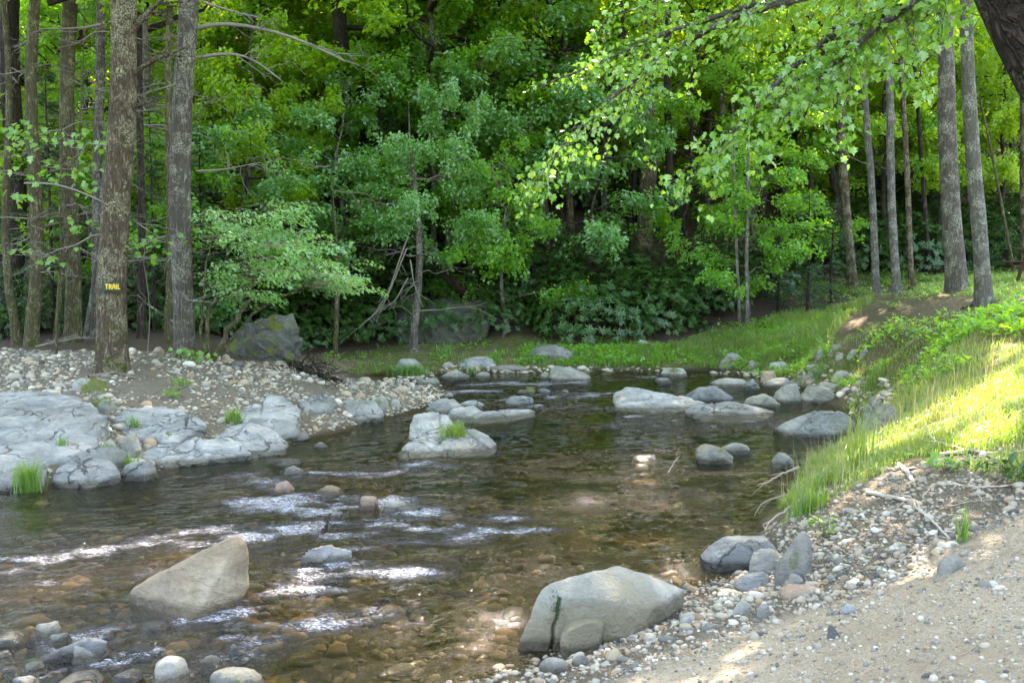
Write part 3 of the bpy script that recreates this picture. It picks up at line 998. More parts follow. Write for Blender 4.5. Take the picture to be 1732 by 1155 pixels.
def slab(name, label, outline, mat='rock_slab', thick=.35, spread=.10, lvl=6, p=30, rough=.045, strata=.06, cat='slab', dome=.03, ncr=2):
    """hull whose top surface passes through the listed photo points at their heights"""
    SEED[0] += 1
    T3 = np.array([atz(a, b, z) for a, b, z in outline])
    c = T3.mean(0)
    lowp = T3.copy()
    lowp[:, :2] = c[:2] + (T3[:, :2] - c[:2]) * (1 + spread)
    lowp[:, 2] = np.minimum(T3[:, 2] - thick, -.15)
    mid = T3.copy()
    mid[:, :2] = c[:2] + (T3[:, :2] - c[:2]) * (1 + spread * .4)
    mid[:, 2] -= thick * .35
    top = c + np.array([[0, 0, dome]])
    pts = np.concatenate([T3, mid, lowp, top]) - c
    cc, N, Dd = planes_from_points(pts)
    V, T = rock_verts(cc, N, Dd, lvl, p, rough, SEED[0], strata, 2.6)
    rg_ = np.random.default_rng(SEED[0] + 77)
    ext = np.abs(V[:, :2]).max(0)
    ang0 = rg_.uniform(0, 3.14)
    for k in range(ncr):                       # fracture lines: a groove and a small step in level
        a_ = ang0 + (k % 2) * 1.35 + rg_.normal(0, .2)
        nn = np.array([math.cos(a_), math.sin(a_)])
        q0 = rg_.uniform(-.45, .45, 2) * ext
        dd = (V[:, :2] - q0) @ nn + .05 * ext.min() * fbm(V * 3.0 / ext.max(), 3, SEED[0] + k)
        fs = min(1.0, ext.max() / .7)
        w_ = (.018 + .012 * rg_.uniform()) * fs
        up_ = np.clip((V[:, 2] + .12) / .15, 0, 1)
        V[:, 2] -= fs * up_ * (.045 * np.clip(1 - np.abs(dd) / w_, 0, 1) + rg_.uniform(.012, .05) * sstep(-.01, .015, dd) * (1 if k % 2 else -1) * .6)
    o = obj(name, mesh_np(name, V, T, True, M[mat]), None, c)
    return tag(o, label, cat)

G_MID = 'rocks standing in the stream'
R = rock
# left bedrock and slabs
slab('rock_ledge', 'huge pale blue-grey bedrock slab filling the left edge above the water', [(-160, 700, .66), (0, 664, .72), (70, 657, .73), (130, 668, .68), (172, 690, .58), (190, 708, .48), (182, 732, .36), (150, 772, .22), (90, 784, .19), (0, 798, .18), (-170, 815, .17)], thick=.4, rough=.04, strata=.06, lvl=6, ncr=6)
slab('rock_ledge', 'pale slab dipping into the water at far left below the grass clump', [(-130, 800, .22), (0, 776, .24), (62, 770, .24), (88, 792, .16), (80, 826, .02), (0, 833, .0), (-140, 846, .0)], thick=.3, spread=.04)
slab('rock_ledge', 'rounded white rock between two grass clumps on the left waterline', [(85, 800, .15), (108, 777, .27), (150, 768, .30), (194, 775, .25), (208, 796, .13), (200, 812, .03), (150, 827, .0), (95, 827, .0)], thick=.3, spread=.03, p=20, cat='rock')
R('rock', 'low pale rock tongue right of the grassy crack on left waterline', 200, 776, 277, 814, 'rock_slab', True, .8, 4, 12, .05)
slab('rock_ledge', 'grey slab with a shadowed broken right end above the left shore', [(188, 702, .46), (214, 684, .54), (300, 684, .52), (346, 706, .42), (351, 716, .35), (330, 735, .22), (300, 751, .17), (262, 749, .17), (212, 736, .27)], 'rock_slab', thick=.25, spread=-.06)
slab('rock_ledge', 'low pale ledge under the grey slab toward the water', [(232, 768, .14), (262, 752, .20), (330, 748, .19), (352, 758, .14), (300, 778, .05), (250, 785, .04)], thick=.2, spread=.0, lvl=5)
slab('rock_ledge', 'narrow pale ledge joining the humped slab and the flat lavender slab', [(398, 716, .30), (430, 706, .33), (490, 712, .27), (506, 728, .14), (470, 738, .12), (420, 726, .22)], thick=.2, spread=.0, lvl=5)
slab('rock_ledge', 'cracked grey ledge behind the white rounded rock', [(95, 776, .24), (150, 758, .33), (205, 752, .30), (232, 762, .2), (210, 780, .14), (130, 784, .2)], thick=.25, spread=.0, lvl=5)
R('rock', 'broken ochre-edged rock wedged under the grey slab', 196, 730, 242, 764, 'rock_warm', False, .7, 4, 24, .06, .06)
R('rock', 'small angular rock beside the big bedrock slab crevice', 168, 742, 200, 768, 'rock_warm', False, .8, 3, 20, .06)
slab('rock_ledge', 'low flat ledge along the left waterline below the slabs', [(234, 776, .09), (250, 761, .16), (330, 744, .22), (402, 744, .19), (432, 765, .09), (372, 781, .0), (280, 792, .0)], thick=.2, spread=.03)
slab('rock_ledge', 'humped pale slab with a dark split at the left shoreline', [(355, 746, .14), (385, 722, .30), (425, 711, .37), (462, 722, .27), (491, 750, .08), (489, 769, .0), (420, 774, .02), (368, 766, .07)], thick=.3, spread=.02, dome=.06)
slab('rock_ledge', 'flat lavender-grey slab lying in the gravel bar', [(374, 668, .43), (390, 661, .46), (440, 664, .45), (485, 671, .43), (511, 690, .35), (506, 713, .26), (450, 719, .27), (398, 706, .33)], thick=.25, spread=.03)
slab('rock_ledge', 'pale slab at the gravel bar edge beside the mossy cobble', [(553, 682, .21), (588, 671, .29), (636, 680, .24), (653, 700, .1), (640, 713, .01), (600, 713, .04), (568, 702, .1)], thick=.25, spread=.02, dome=.06, lvl=5)
slab('rock', 'pale flat rock between gravel slabs with a bright edge', [(500, 680, .37), (530, 666, .42), (566, 671, .36), (573, 686, .24), (540, 696, .25)], thick=.2, spread=.03, lvl=5, cat='rock')
R('rock', 'brown mossy boulder behind the big left bedrock slab', 150, 668, 196, 700, 'rock_mossy', False, .8, 4, 16, .06)
R('rock', 'dark flat mossy rock by the trail tree roots', 112, 640, 190, 668, 'rock_mossy', False, .6, 4, 16, .07)
R('cobble', 'yellowish mossy cobble at the gravel bar edge', 624, 670, 661, 691, 'rock_mossy', False, .9, 3, 12, .04)
R('cobble', 'smooth pale cobble beside the yellowish mossy one', 655, 674, 681, 691, 'rock_warm', False, .9, 3, 9, .02)
R('cobble', 'flat dark cobble on the waterline below the lavender slab', 452, 722, 497, 738, 'rock_grey', False, .8, 3, 9, .02)
R('cobble', 'flat grey cobble just above the dark waterline cobble', 438, 708, 478, 724, 'rock_dark', False, .8, 3, 10, .03)
R('rock', 'low white rock awash below the humped slab', 442, 771, 517, 787, 'rock_slab', True, .6, 3, 10, .04, minh=.12)
R('rock', 'foam-ringed white rock just below the low white one', 468, 785, 523, 804, 'rock_slab', True, .7, 3, 12, .05)
R('rock', 'tiny white rock in calm water near the left shore', 528, 745, 556, 757, 'rock_slab', True, .7, 3, 12, .05)
R('rock', 'white flat stone at the waterline under the bar edge', 618, 700, 650, 712, 'rock_slab', True, .7, 3, 12, .04)
# midstream cluster with grass
slab('boulder', 'pale blocky upper boulder of the grassy midstream outcrop', [(690, 722, .2), (700, 700, .34), (730, 693, .40), (760, 703, .36), (777, 725, .2), (770, 743, .1), (735, 749, .08), (694, 743, .08)], thick=.3, spread=.0, cat='boulder')
slab('boulder', 'white lower left boulder of the grassy midstream outcrop', [(672, 765, .03), (690, 745, .14), (725, 738, .17), (752, 750, .12), (750, 770, .01), (700, 777, .0), (676, 776, .0)], thick=.3, spread=.0, cat='boulder')
slab('boulder', 'sloping right boulder of the grassy midstream outcrop', [(742, 746, .12), (770, 728, .2), (800, 721, .23), (828, 735, .13), (843, 755, .04), (836, 769, .0), (780, 774, .0), (746, 769, .03)], thick=.3, spread=.0, cat='boulder')
slab('rock', 'pale hump at the upstream end of the low midstream ledge', [(718, 690, .1), (740, 675, .2), (770, 673, .21), (785, 688, .1), (770, 701, .02), (728, 701, .02)], thick=.25, spread=.0, cat='rock', lvl=5)
slab('rock', 'lavender middle hump of the low midstream ledge', [(744, 708, .05), (765, 690, .14), (800, 683, .16), (822, 696, .08), (816, 715, .0), (760, 717, .0)], thick=.25, spread=.0, cat='rock', lvl=5)
slab('rock', 'long low right end of the midstream ledge', [(785, 710, .03), (805, 697, .10), (850, 693, .12), (905, 693, .08), (908, 702, .02), (860, 714, .0), (800, 719, .0)], thick=.25, spread=.0, cat='rock', lvl=5)
R('rock', 'small whitish hump just behind the midstream ledge', 768, 676, 828, 692, 'rock_slab', True, .5, 3, 14, .05, minh=.08)
R('rock', 'lavender flat-topped rock upstream of the midstream ledge', 848, 668, 908, 689, 'rock_slab', True, .6, 4, 16, .05)
R('rock', 'small yellow-brown rock in the upstream riffle', 886, 654, 908, 668, 'rock_mossy', True, .8, 3, 14, .05)
R('rock', 'small dark rock right of the yellow-brown riffle rock', 906, 656, 936, 668, 'rock_dark', True, .7, 3, 14, .05)
R('rock', 'tiny pale rock left of the yellow-brown riffle rock', 872, 658, 890, 665, 'rock_slab', True, .8, 3, 14, .05)
R('rock', 'small flat lavender rock awash in the upstream riffle', 946, 658, 966, 666, 'rock_slab', True, .8, 3, 14, .05)
R('boulder', 'sunlit angular boulder with mossy top in far midstream', 928, 619, 1000, 645, 'rock_warm', True, .7, 5, 20, .05, .03, cat='boulder', prof=[(0, 0), (.06, .7), (.2, 1), (.55, .85), (.95, .35), (1, 0)])
R('rock', 'small dark rock left of the sunlit far boulder', 910, 628, 934, 642, 'rock_mossy', True, .8, 3, 14, .05)
R('rock', 'pale flat rock at the tip of the gravel bar', 698, 639, 748, 653, 'rock_warm', True, .7, 4, 14, .04)
R('boulder', 'big rounded grey boulder on the far grassy bank', 880, 586, 976, 614, 'rock_grey', False, .6, 5, 12, .05, .03, cat='boulder', prof=[(0, 0), (.05, .4), (.35, .9), (.6, 1), (.9, .6), (1, .2), (1, 0)])
R('rock', 'lichen-spotted boulder behind the far bright grass clump', 660, 605, 722, 632, 'rock_slab', False, .6, 4, 14, .06)
R('rock_ledge', 'flat lichened ledge on the far shoreline', 766, 604, 842, 624, 'rock_slab', False, .5, 4, 16, .05, minh=.1, cat='slab')
R('rock_ledge', 'long low rock shelf at the far water edge', 812, 616, 905, 630, 'rock_warm', True, .4, 4, 18, .05, minh=.07, cat='slab')
R('rock', 'pale jumbled rock at the far left waterline', 742, 612, 772, 628, 'rock_warm', True, .7, 3, 16, .06)
R('rock', 'small flat rock in front of the far shelf', 800, 628, 832, 640, 'rock_warm', True, .7, 3, 16, .06)
R('rock', 'low stone bench at the far shore left of the shelf', 740, 628, 800, 642, 'rock_grey', True, .5, 3, 16, .06, minh=.08)
# right group
slab('boulder', 'long pale boulder with a dark upright left face at midstream right', [(1035, 692, .02), (1037, 665, .2), (1058, 652, .33), (1085, 657, .28), (1140, 668, .18), (1200, 680, .10), (1208, 692, .0), (1130, 697, .0), (1050, 698, .0)], thick=.3, spread=.0, cat='boulder')
R('boulder', 'dark purplish block behind the long pale boulder', 1152, 652, 1242, 682, 'rock_dark', True, .6, 4, 24, .05, .03, cat='boulder')
slab('rock', 'broad low pale ledge right of the long boulder', [(1166, 702, .05), (1180, 685, .13), (1230, 677, .16), (1280, 685, .13), (1314, 695, .06), (1302, 709, .0), (1240, 716, .0), (1186, 713, .0)], thick=.25, spread=.0, cat='rock')
R('rock', 'pale low hump in front of the long boulder right end', 1150, 684, 1212, 706, 'rock_slab', True, .6, 4, 14, .06, minh=.1)
R('rock', 'flat pale rock between ledge and brown boulders', 1250, 666, 1322, 690, 'rock_warm', True, .5, 4, 16, .05, minh=.1)
R('rock', 'mossy-topped pale boulder in still water far right', 1193, 637, 1268, 655, 'rock_warm', True, .6, 4, 12, .04)
R('rock', 'small pale pointed rock right of the mossy-topped boulder', 1254, 642, 1286, 661, 'rock_slab', True, .8, 4, 16, .05)
R('rock', 'tan wedge rock leaning at the right shore', 1284, 626, 1316, 652, 'rock_tan', True, .6, 4, 22, .05)
R('rock', 'square pale block beside the tan wedge rock', 1286, 638, 1342, 657, 'rock_warm', True, .7, 4, 24, .04)
R('rock', 'dark mossy boulder at the right shore behind the flat boulders', 1328, 634, 1392, 658, 'rock_mossy', True, .7, 4, 14, .05)
R('boulder', 'rounded brown-grey boulder with undercut side at right', 1308, 650, 1360, 684, 'rock_warm', True, .8, 4, 14, .05, .06, cat='boulder')
R('boulder', 'long flat layered boulder at the right of the stream', 1340, 652, 1432, 684, 'rock_warm', True, .5, 5, 16, .05, .08, cat='boulder')
R('rock', 'flat stone lying on the layered boulder shore', 1380, 646, 1430, 664, 'rock_warm', False, .6, 4, 18, .04, minh=.12)
slab('boulder', 'large smooth sloping pale boulder before the sunny grass', [(1304, 724, .05), (1350, 700, .30), (1390, 688, .42), (1425, 692, .39), (1448, 708, .26), (1452, 735, .02), (1400, 742, .0), (1320, 739, .0)], thick=.3, spread=.0, cat='boulder', rough=.03, strata=.03, p=20)
R('boulder', 'grey boulder half hidden behind tall grass at right', 1456, 682, 1530, 728, 'rock_grey', False, .7, 5, 12, .04, .02, cat='boulder')
R('rock', 'arched pale rock in the pool below the right boulders', 1178, 750, 1240, 785, 'rock_warm', True, .6, 4, 14, .05, prof=[(0, 0), (0, .75), (.2, 1), (.7, .8), (.95, .5), (1, .1), (1, 0)])
R('rock', 'flat dark-based rock joined to the arched pool rock', 1208, 747, 1278, 770, 'rock_warm', True, .5, 4, 14, .05, minh=.15)
R('rock', 'small pointed lavender rock in the pool near the grass', 1302, 762, 1345, 792, 'rock_grey', True, .8, 4, 14, .05, prof=[(0, 0), (.1, .4), (.4, 1), (.6, .95), (.95, .3), (1, 0)])
R('rock', 'flat pale rock barely breaking the pool surface', 1068, 766, 1118, 779, 'rock_slab', True, .7, 4, 10, .03, minh=.1)
R('rock', 'dark rounded boulder at the far right bank', 1214, 600, 1266, 622, 'rock_mossy', False, .7, 4, 12, .05)
R('rock', 'mossy flat boulder on the far waterline before the grass', 1112, 622, 1166, 637, 'rock_mossy', True, .6, 4, 12, .04)
R('rock', 'small pale rock off the far waterline', 1104, 638, 1140, 648, 'rock_slab', True, .6, 3, 14, .05)
R('rock', 'small pale upright stone on the right far bank', 1264, 610, 1284, 624, 'rock_warm', False, .8, 3, 18, .05)
R('rock', 'low mossy stone below the far right bank', 1296, 614, 1346, 632, 'rock_mossy', False, .6, 3, 12, .05)
R('rock', 'pale rock at the foot of the mound near the waterline', 1408, 626, 1446, 644, 'rock_warm', False, .7, 3, 18, .05)
R('rock', 'long mossy stone at the foot of the mound', 1362, 618, 1410, 640, 'rock_mossy', False, .6, 3, 14, .05)
R('rock', 'grey blocky rock at the far bank under dark shrubs', 1072, 576, 1100, 592, 'rock_grey', False, .8, 3, 20, .05)
for i, (a, b, c, d, m, l) in enumerate([(1376, 590, 1400, 606, 'rock_grey', 'grey block at left of the stone heap on the mound'), (1400, 585, 1432, 596, 'rock_warm', 'flat stone on top of the heap on the mound'), (1396, 594, 1412, 608, 'rock_tan', 'tan upright stone in the heap on the mound'),
                                        (1412, 596, 1432, 610, 'rock_warm', 'round stone in the middle of the mound heap'), (1432, 592, 1454, 606, 'rock_grey', 'grey stone right of the middle in the mound heap'), (1452, 592, 1472, 604, 'rock_grey', 'rightmost stone of the heap on the mound')]):
    R('rock', l, a, b, c, d, m, False, .8, 3, 16, .05, group='stone heap on the mound')
# cliff rocks in the far bank
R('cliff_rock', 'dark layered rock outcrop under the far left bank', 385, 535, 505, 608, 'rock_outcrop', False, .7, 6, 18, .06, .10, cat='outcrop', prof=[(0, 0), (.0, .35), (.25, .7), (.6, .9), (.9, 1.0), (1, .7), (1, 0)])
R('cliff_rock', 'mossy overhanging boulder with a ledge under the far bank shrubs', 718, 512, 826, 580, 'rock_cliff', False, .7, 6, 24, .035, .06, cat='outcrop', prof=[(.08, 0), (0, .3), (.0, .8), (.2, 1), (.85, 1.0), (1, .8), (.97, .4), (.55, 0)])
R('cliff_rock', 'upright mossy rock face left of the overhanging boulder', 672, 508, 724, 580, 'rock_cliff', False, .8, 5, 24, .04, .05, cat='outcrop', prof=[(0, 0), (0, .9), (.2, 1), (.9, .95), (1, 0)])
# riffle rocks
R('rock', 'dark rounded rock at the head of the riffle', 458, 812, 504, 840, 'rock_brown', True, .8, 4, 10, .04)
R('rock', 'pale low rock beside the dark rounded riffle rock', 530, 818, 592, 840, 'rock_tan', True, .6, 4, 14, .05)
R('rock', 'small pale rock right of the low riffle rock', 570, 834, 594, 848, 'rock_grey', True, .8, 3, 14, .05)
R('rock', 'brown square block standing in the riffle', 604, 834, 646, 864, 'rock_brown', True, .9, 4, 26, .04)
R('rock', 'white flat rock right of the brown square block', 645, 843, 712, 867, 'rock_slab', True, .6, 4, 12, .05, prof=[(0, 0), (.05, .7), (.3, 1), (.6, .6), (1, .25), (1, 0)])
R('rock', 'small smooth grey rock in the riffle centre', 552, 861, 586, 882, 'rock_grey', True, .9, 4, 9, .02)
slab('rock', 'flat-topped grey rock splitting the current midway', [(506, 942, .05), (522, 926, .13), (560, 920, .17), (597, 928, .12), (588, 943, .03), (545, 958, .0), (513, 954, .0)], 'rock_grey', thick=.25, spread=-.05, cat='rock', lvl=5, ncr=0)
# lower left rocks
G_LL = 'rocks in the shallow lower left corner'
for a, b, c, d, m, p_, l in [
    (58, 1042, 112, 1084, 'rock_warm', 16, 'brown-grey wedge rock left of the tan boulder'),
    (-30, 1063, 50, 1098, 'rock_grey', 9, 'smooth rounded grey rock at the left picture edge'),
    (76, 1066, 126, 1098, 'rock_grey', 14, 'small grey rock below the brown-grey wedge rock'),
    (110, 1082, 188, 1128, 'rock_warm', 16, 'white blocky rock in the lower left shallows'),
    (246, 1107, 328, 1168, 'rock_warm', 14, 'pale grey upright rock at the bottom edge left of centre'),
    (348, 1121, 460, 1185, 'rock_warm', 14, 'broad pale rock at the bottom edge right of the upright one'),
    (84, 1127, 188, 1170, 'rock_slab', 10, 'blue-grey rounded rock at the bottom edge'),
    (12, 1134, 74, 1175, 'rock_slab', 12, 'pale rock at the bottom left corner'),
    (228, 1045, 292, 1072, 'rock_dark', 14, 'black wet rock tucked against the tan boulder foot'),
    (203, 1082, 275, 1112, 'rock_dark', 18, 'dark bluish slate rock in the shallows'),
    (338, 1104, 382, 1138, 'rock_warm', 16, 'small two-toned angular rock above the broad pale one'),
    (386, 1086, 408, 1112, 'rock_slab', 16, 'small white upright stone ringed by current'),
    (186, 1128, 250, 1162, 'rock_dark', 16, 'dark flat rock between bottom edge rocks'),
    (-10, 1096, 22, 1116, 'rock_dark', 14, 'small black wet stone at the left edge'),
    (0, 1120, 40, 1140, 'rock_dark', 12, 'small dark rock above the corner pale rock'),
    (38, 1112, 80, 1136, 'rock_grey', 14, 'grey stone between the corner rocks'),
    (272, 1094, 300, 1112, 'rock_yellow', 10, 'little yellowish stone above the pale upright rock'),
    (430, 1066, 470, 1082, 'rock_brown', 12, 'low brown stone awash right of the tan boulder')]:
    R('rock', l, a, b, c, d, m, True, .8, 4, p_, .045, .025)
R('rock', 'long dark slate leaning over the white blocky rock', 66, 1070, 180, 1122, 'rock_dark', True, .25, 4, 20, .05, .06, prof=[(0, 0), (0, .2), (.9, 1), (1, .9), (.95, .6), (.1, 0)])
# submerged yellow stones
for a, b, c, d, l in [(480, 1092, 548, 1120, 'yellow flat stone under the clear water at the bottom'), (516, 1118, 568, 1148, 'second yellow stone below water nearer the bottom edge'), (330, 826, 430, 850, 'large ochre slab sunk at the head of the riffle'),
                      (985, 800, 1060, 824, 'orange-lit slab lying deep in the pool'), (1075, 824, 1115, 840, 'small orange slab deep in the pool'), (320, 862, 380, 880, 'small ochre slab sunk in the left run'), (1060, 806, 1120, 822, 'flat orange stone deep in the pool beside the slab')]:
    p0 = atz((a + c) / 2, d, 0)
    zb = HZ(p0[0], p0[1])
    R('submerged_stone', l, a, b, c, d, 'rock_yellow', True, .8, 4, 9, .03, z=max(zb + .03, -.22), minh=.15, cat='stone', group='stones lying under the clear water')
# right shore rocks
R('boulder', 'smooth blue-grey slab rock at the right waterline', 1187, 904, 1312, 966, 'rock_slab', True, .6, 5, 16, .025, .02, cat='boulder', prof=[(0, 0), (.0, .4), (.15, .85), (.3, 1), (.85, .95), (1, .6), (1, 0)])
R('rock', 'pale pitted rock between the slab rock and the roots', 1268, 926, 1334, 972, 'rock_warm', False, .8, 5, 14, .06, .03)
R('rock', 'pale cracked rock in front of the slab rock', 1236, 960, 1312, 998, 'rock_grey', False, .7, 5, 20, .05, .04)
R('rock', 'leaning tall grey rock beneath the exposed roots', 1308, 902, 1370, 986, 'rock_warm', False, .6, 5, 18, .04, .04, prof=[(0, 0), (.1, .25), (.5, .8), (.75, 1), (.95, .9), (1, .5), (.8, 0)])
R('rock', 'reddish-brown flat stone among the shore pebbles', 1318, 984, 1400, 1011, 'rock_brown', False, .6, 4, 10, .02, prof=[(0, 0), (.05, .5), (.3, 1), (.65, .95), (1, .5), (1, 0)])
R('cobble', 'large white cobble below the big pale boulder', 904, 1108, 972, 1144, 'rock_warm', False, .7, 4, 8, .02)
R('cobble', 'smaller white cobble right of the large white cobble', 962, 1103, 1002, 1128, 'rock_warm', False, .7, 4, 8, .02)
R('cobble', 'tan elongated cobble on the bare sand at right', 1543, 1098, 1592, 1121, 'rock_tan', False, .6, 4, 7, .02)
R('cobble', 'flat grey stone half buried below the dead branch', 1580, 938, 1636, 972, 'rock_warm', False, .7, 4, 18, .03, minh=.1)
R('cobble', 'long buff cobble near the right edge of the sand', 1654, 1028, 1688, 1042, 'rock_tan', False, .6, 3, 8, .02)
R('cobble', 'upright dark splinter of stone in the sand', 1400, 1050, 1424, 1082, 'rock_dark', False, .5, 3, 24, .04, prof=[(.1, 0), (0, .6), (.15, 1), (.5, .6), (1, .1), (1, 0)])
R('cobble', 'dark slate piece on the pebble shore', 1264, 1062, 1302, 1078, 'rock_dark', False, .6, 3, 20, .04)
R('cobble', 'pale round cobble at the top of the pebble shore', 1236, 1012, 1280, 1038, 'rock_warm', False, .8, 4, 8, .02)
R('cobble', 'pale lumpy cobble left of the reddish stone', 1278, 1018, 1308, 1046, 'rock_warm', False, .8, 3, 12, .03)
R('cobble', 'cream cobble with a sharp edge near the tall grey rock', 1328, 966, 1364, 990, 'rock_warm', False, .8, 4, 14, .03)
R('cobble', 'ochre lumpy cobble among the shore pebbles', 1417, 970, 1440, 988, 'rock_tan', False, .8, 3, 14, .04)
R('cobble', 'flat blue-grey stone low on the pebble slope', 1418, 1018, 1456, 1042, 'rock_slab', False, .8, 3, 18, .03, minh=.1)
R('cobble', 'white oval cobble at the left of the pebble shore', 1184, 1048, 1228, 1066, 'rock_warm', False, .7, 4, 8, .02)
R('cobble', 'grey oval cobble by the big boulder right end', 1146, 1036, 1180, 1056, 'rock_warm', False, .7, 4, 8, .02)

# ------------------------------------------------------------------ gravel, pebbles and riverbed stones
NV = 14
PEB = []
for k in range(NV):
    r_ = np.random.default_rng(500 + k)
    pts = random_hull(2, 2, 1.0, 900 + k) * np.array([1, 1, 1]) + np.array([0, 0, 0])
    pts[:, 2] = np.where(pts[:, 2] < 0, -0.8, pts[:, 2] * .9)
    c_, N_, D_ = planes_from_points(pts)
    PEB.append({l: rock_verts(c_, N_, D_, l, 6 if k % 3 else 10, .03, 900 + k, 0.0) for l in (1, 2)})


def scatter(n, region, seed):
    """uniform points in a polygon"""
    r_ = np.random.default_rng(seed)
    lo, hi = region.min(0), region.max(0)
    out = np.zeros((0, 2))
    while len(out) < n:
        q = r_.uniform(lo, hi, (n * 3, 2))
        out = np.concatenate([out, q[sdf(region, q[:, 0], q[:, 1]) > -.05]])
    return out[:n]


def stones(P, size, seed, embed=0.35, flat=0.55):
    r_ = np.random.default_rng(seed)
    n = len(P)
    z = _hz(P[:, 0], P[:, 1])
    sc = np.stack([size * r_.uniform(.8, 1.25, n), size * r_.uniform(.55, .95, n), size * flat * r_.uniform(.6, 1.25, n)], 1) / 2
    rz = r_.uniform(0, 2 * np.pi, n)
    tx = r_.normal(0, .22, n)
    ty = r_.normal(0, .22, n)
    return dict(P=np.stack([P[:, 0], P[:, 1], z + sc[:, 2] * (0.15)], 1), S=sc, rz=rz, tx=tx, ty=ty, k=r_.integers(0, NV, n), c=r_.uniform(0, 1, n))


def rotm(rz, tx, ty):
    cz_, sz, cx_, sx, cy_, sy = np.cos(rz), np.sin(rz), np.cos(tx), np.sin(tx), np.cos(ty), np.sin(ty)
    one, zero = np.ones_like(rz), np.zeros_like(rz)
    Rz = np.stack([np.stack([cz_, -sz, zero], -1), np.stack([sz, cz_, zero], -1), np.stack([zero, zero, one], -1)], -2)
    Rx = np.stack([np.stack([one, zero, zero], -1), np.stack([zero, cx_, -sx], -1), np.stack([zero, sx, cx_], -1)], -2)
    Ry = np.stack([np.stack([cy_, zero, sy], -1), np.stack([zero, one, zero], -1), np.stack([-sy, zero, cy_], -1)], -2)
    return Rz @ Ry @ Rx


def stones_mesh(name, s, mat, lvl, sel=None):
    mb_v, mb_t, rn, off = [], [], [], 0
    n = len(s['k'])
    sel = np.ones(n, bool) if sel is None else sel
    for k in range(NV):
        ii = np.nonzero((s['k'] == k) & sel)[0]
        if not len(ii):
            continue
        V, T = (PEB[k][lvl] if lvl in PEB[k] else PEB[k][1])
        Rm = rotm(s['rz'][ii], s['tx'][ii], s['ty'][ii])
        W = np.einsum('nij,nvj->nvi', Rm, V[None] * s['S'][ii][:, None]) + s['P'][ii][:, None]
        mb_v.append(W.reshape(-1, 3))
        mb_t.append((T[None] + (np.arange(len(ii)) * len(V))[:, None, None]).reshape(-1, 3) + off)
        rn.append(np.repeat(s['c'][ii], len(V)))
        off += len(ii) * len(V)
    return mesh_np(name, np.concatenate(mb_v), np.concatenate(mb_t), True, mat, {'rnd': np.concatenate(rn)})


def cat_st(*ss):
    return {k: np.concatenate([s[k] for s in ss]) for k in ss[0]}


_r = np.random.default_rng(77)
pg = scatter(5600, Z_GRAVR, 1)
wet_edge = poly((700, 1190), (905, 1112), (1160, 990), (1290, 965), (1330, 985), (1180, 1060), (1000, 1130), (860, 1165), (0, 3.7, 0))
sA = stones(pg, np.clip(_r.lognormal(-3.5, .58, len(pg)), .012, .13), 11)
pw = scatter(700, wet_edge, 2)
sB = stones(pw, np.clip(_r.lognormal(-2.9, .38, len(pw)), .025, .13), 12)
pc = scatter(900, poly((1330, 900), (1420, 870), (1560, 850), (1640, 900), (1480, 1000), (1330, 1010), (1300, 980)), 3)
sC = stones(pc, np.clip(_r.lognormal(-2.95, .4, len(pc)), .025, .12), 13)
Z_SANDV = poly((980, 1165), (1180, 1085), (1420, 1005), (1560, 935), (1732, 845), (3.6, 5.2, 0), (3.4, 3.2, 0), (0.2, 3.4, 0))
ps = scatter(4800, Z_SANDV, 4)
sD = stones(ps, np.clip(_r.lognormal(-4.0, .6, len(ps)), .008, .09), 14, flat=.75)
right = cat_st(sA, sB, sC, sD)
pb = scatter(10500, Z_BAR, 5)
pb = pb[fbm(xy0(pb[:, 0], pb[:, 1], .9), 3, 88) + _r.normal(0, .14, len(pb)) > -.33]
sE = stones(pb, np.clip(_r.lognormal(-2.72, .58, len(pb)), .025, .34), 15)
# keep stones out of the slabs' way is not needed: slabs stand higher; drop those lying below water
for s in (right, sE):
    s['keep'] = s['P'][:, 2] > -.06


def apparent(s):
    return s['S'][:, 0] * 2 / np.hypot(s['P'][:, 1], s['P'][:, 0])


def in_view(s):
    x, y, z = s['P'].T
    px = CX + FPX * x / y
    py = HORIZON + FPX * (CAM_H - z) / y
    return (y > 3) & (px > 5) & (px < 1727) & (py < 1150)


peb_me = [mesh_np('pebble', PEB[k][2][0], PEB[k][2][1], True, M['pebble_one']) for k in range(NV)]


def singles(s, n, name, label, group):
    a = np.where(in_view(s) & s['keep'], apparent(s), 0)
    ii = np.argsort(-a)[:n]
    for i in ii:
        o = obj(name, peb_me[s['k'][i]], None, s['P'][i], (s['tx'][i], s['ty'][i], s['rz'][i]), s['S'][i])
        tag(o, label, 'pebble', group)
    m = s['keep'].copy()
    m[ii] = False
    return m


mR = singles(right, 200, 'pebble', 'one of the larger loose pebbles on the near right pebble shore', 'larger pebbles of the near right shore')
mE = singles(sE, 100, 'pebble', 'one of the larger loose stones on the gravel bar by the trail tree', 'larger stones of the left gravel bar')
big = apparent(right) > .0045
tag(obj('gravel', stones_mesh('gravel', right, M['pebble'], 1, mR)), 'pale mixed gravel covering the near right shore', 'gravel', kind='stuff')
tag(obj('gravel', stones_mesh('gravel', sE, M['pebble'], 1, mE)), 'pale rounded gravel of the left bar under the trail tree', 'gravel', kind='stuff')
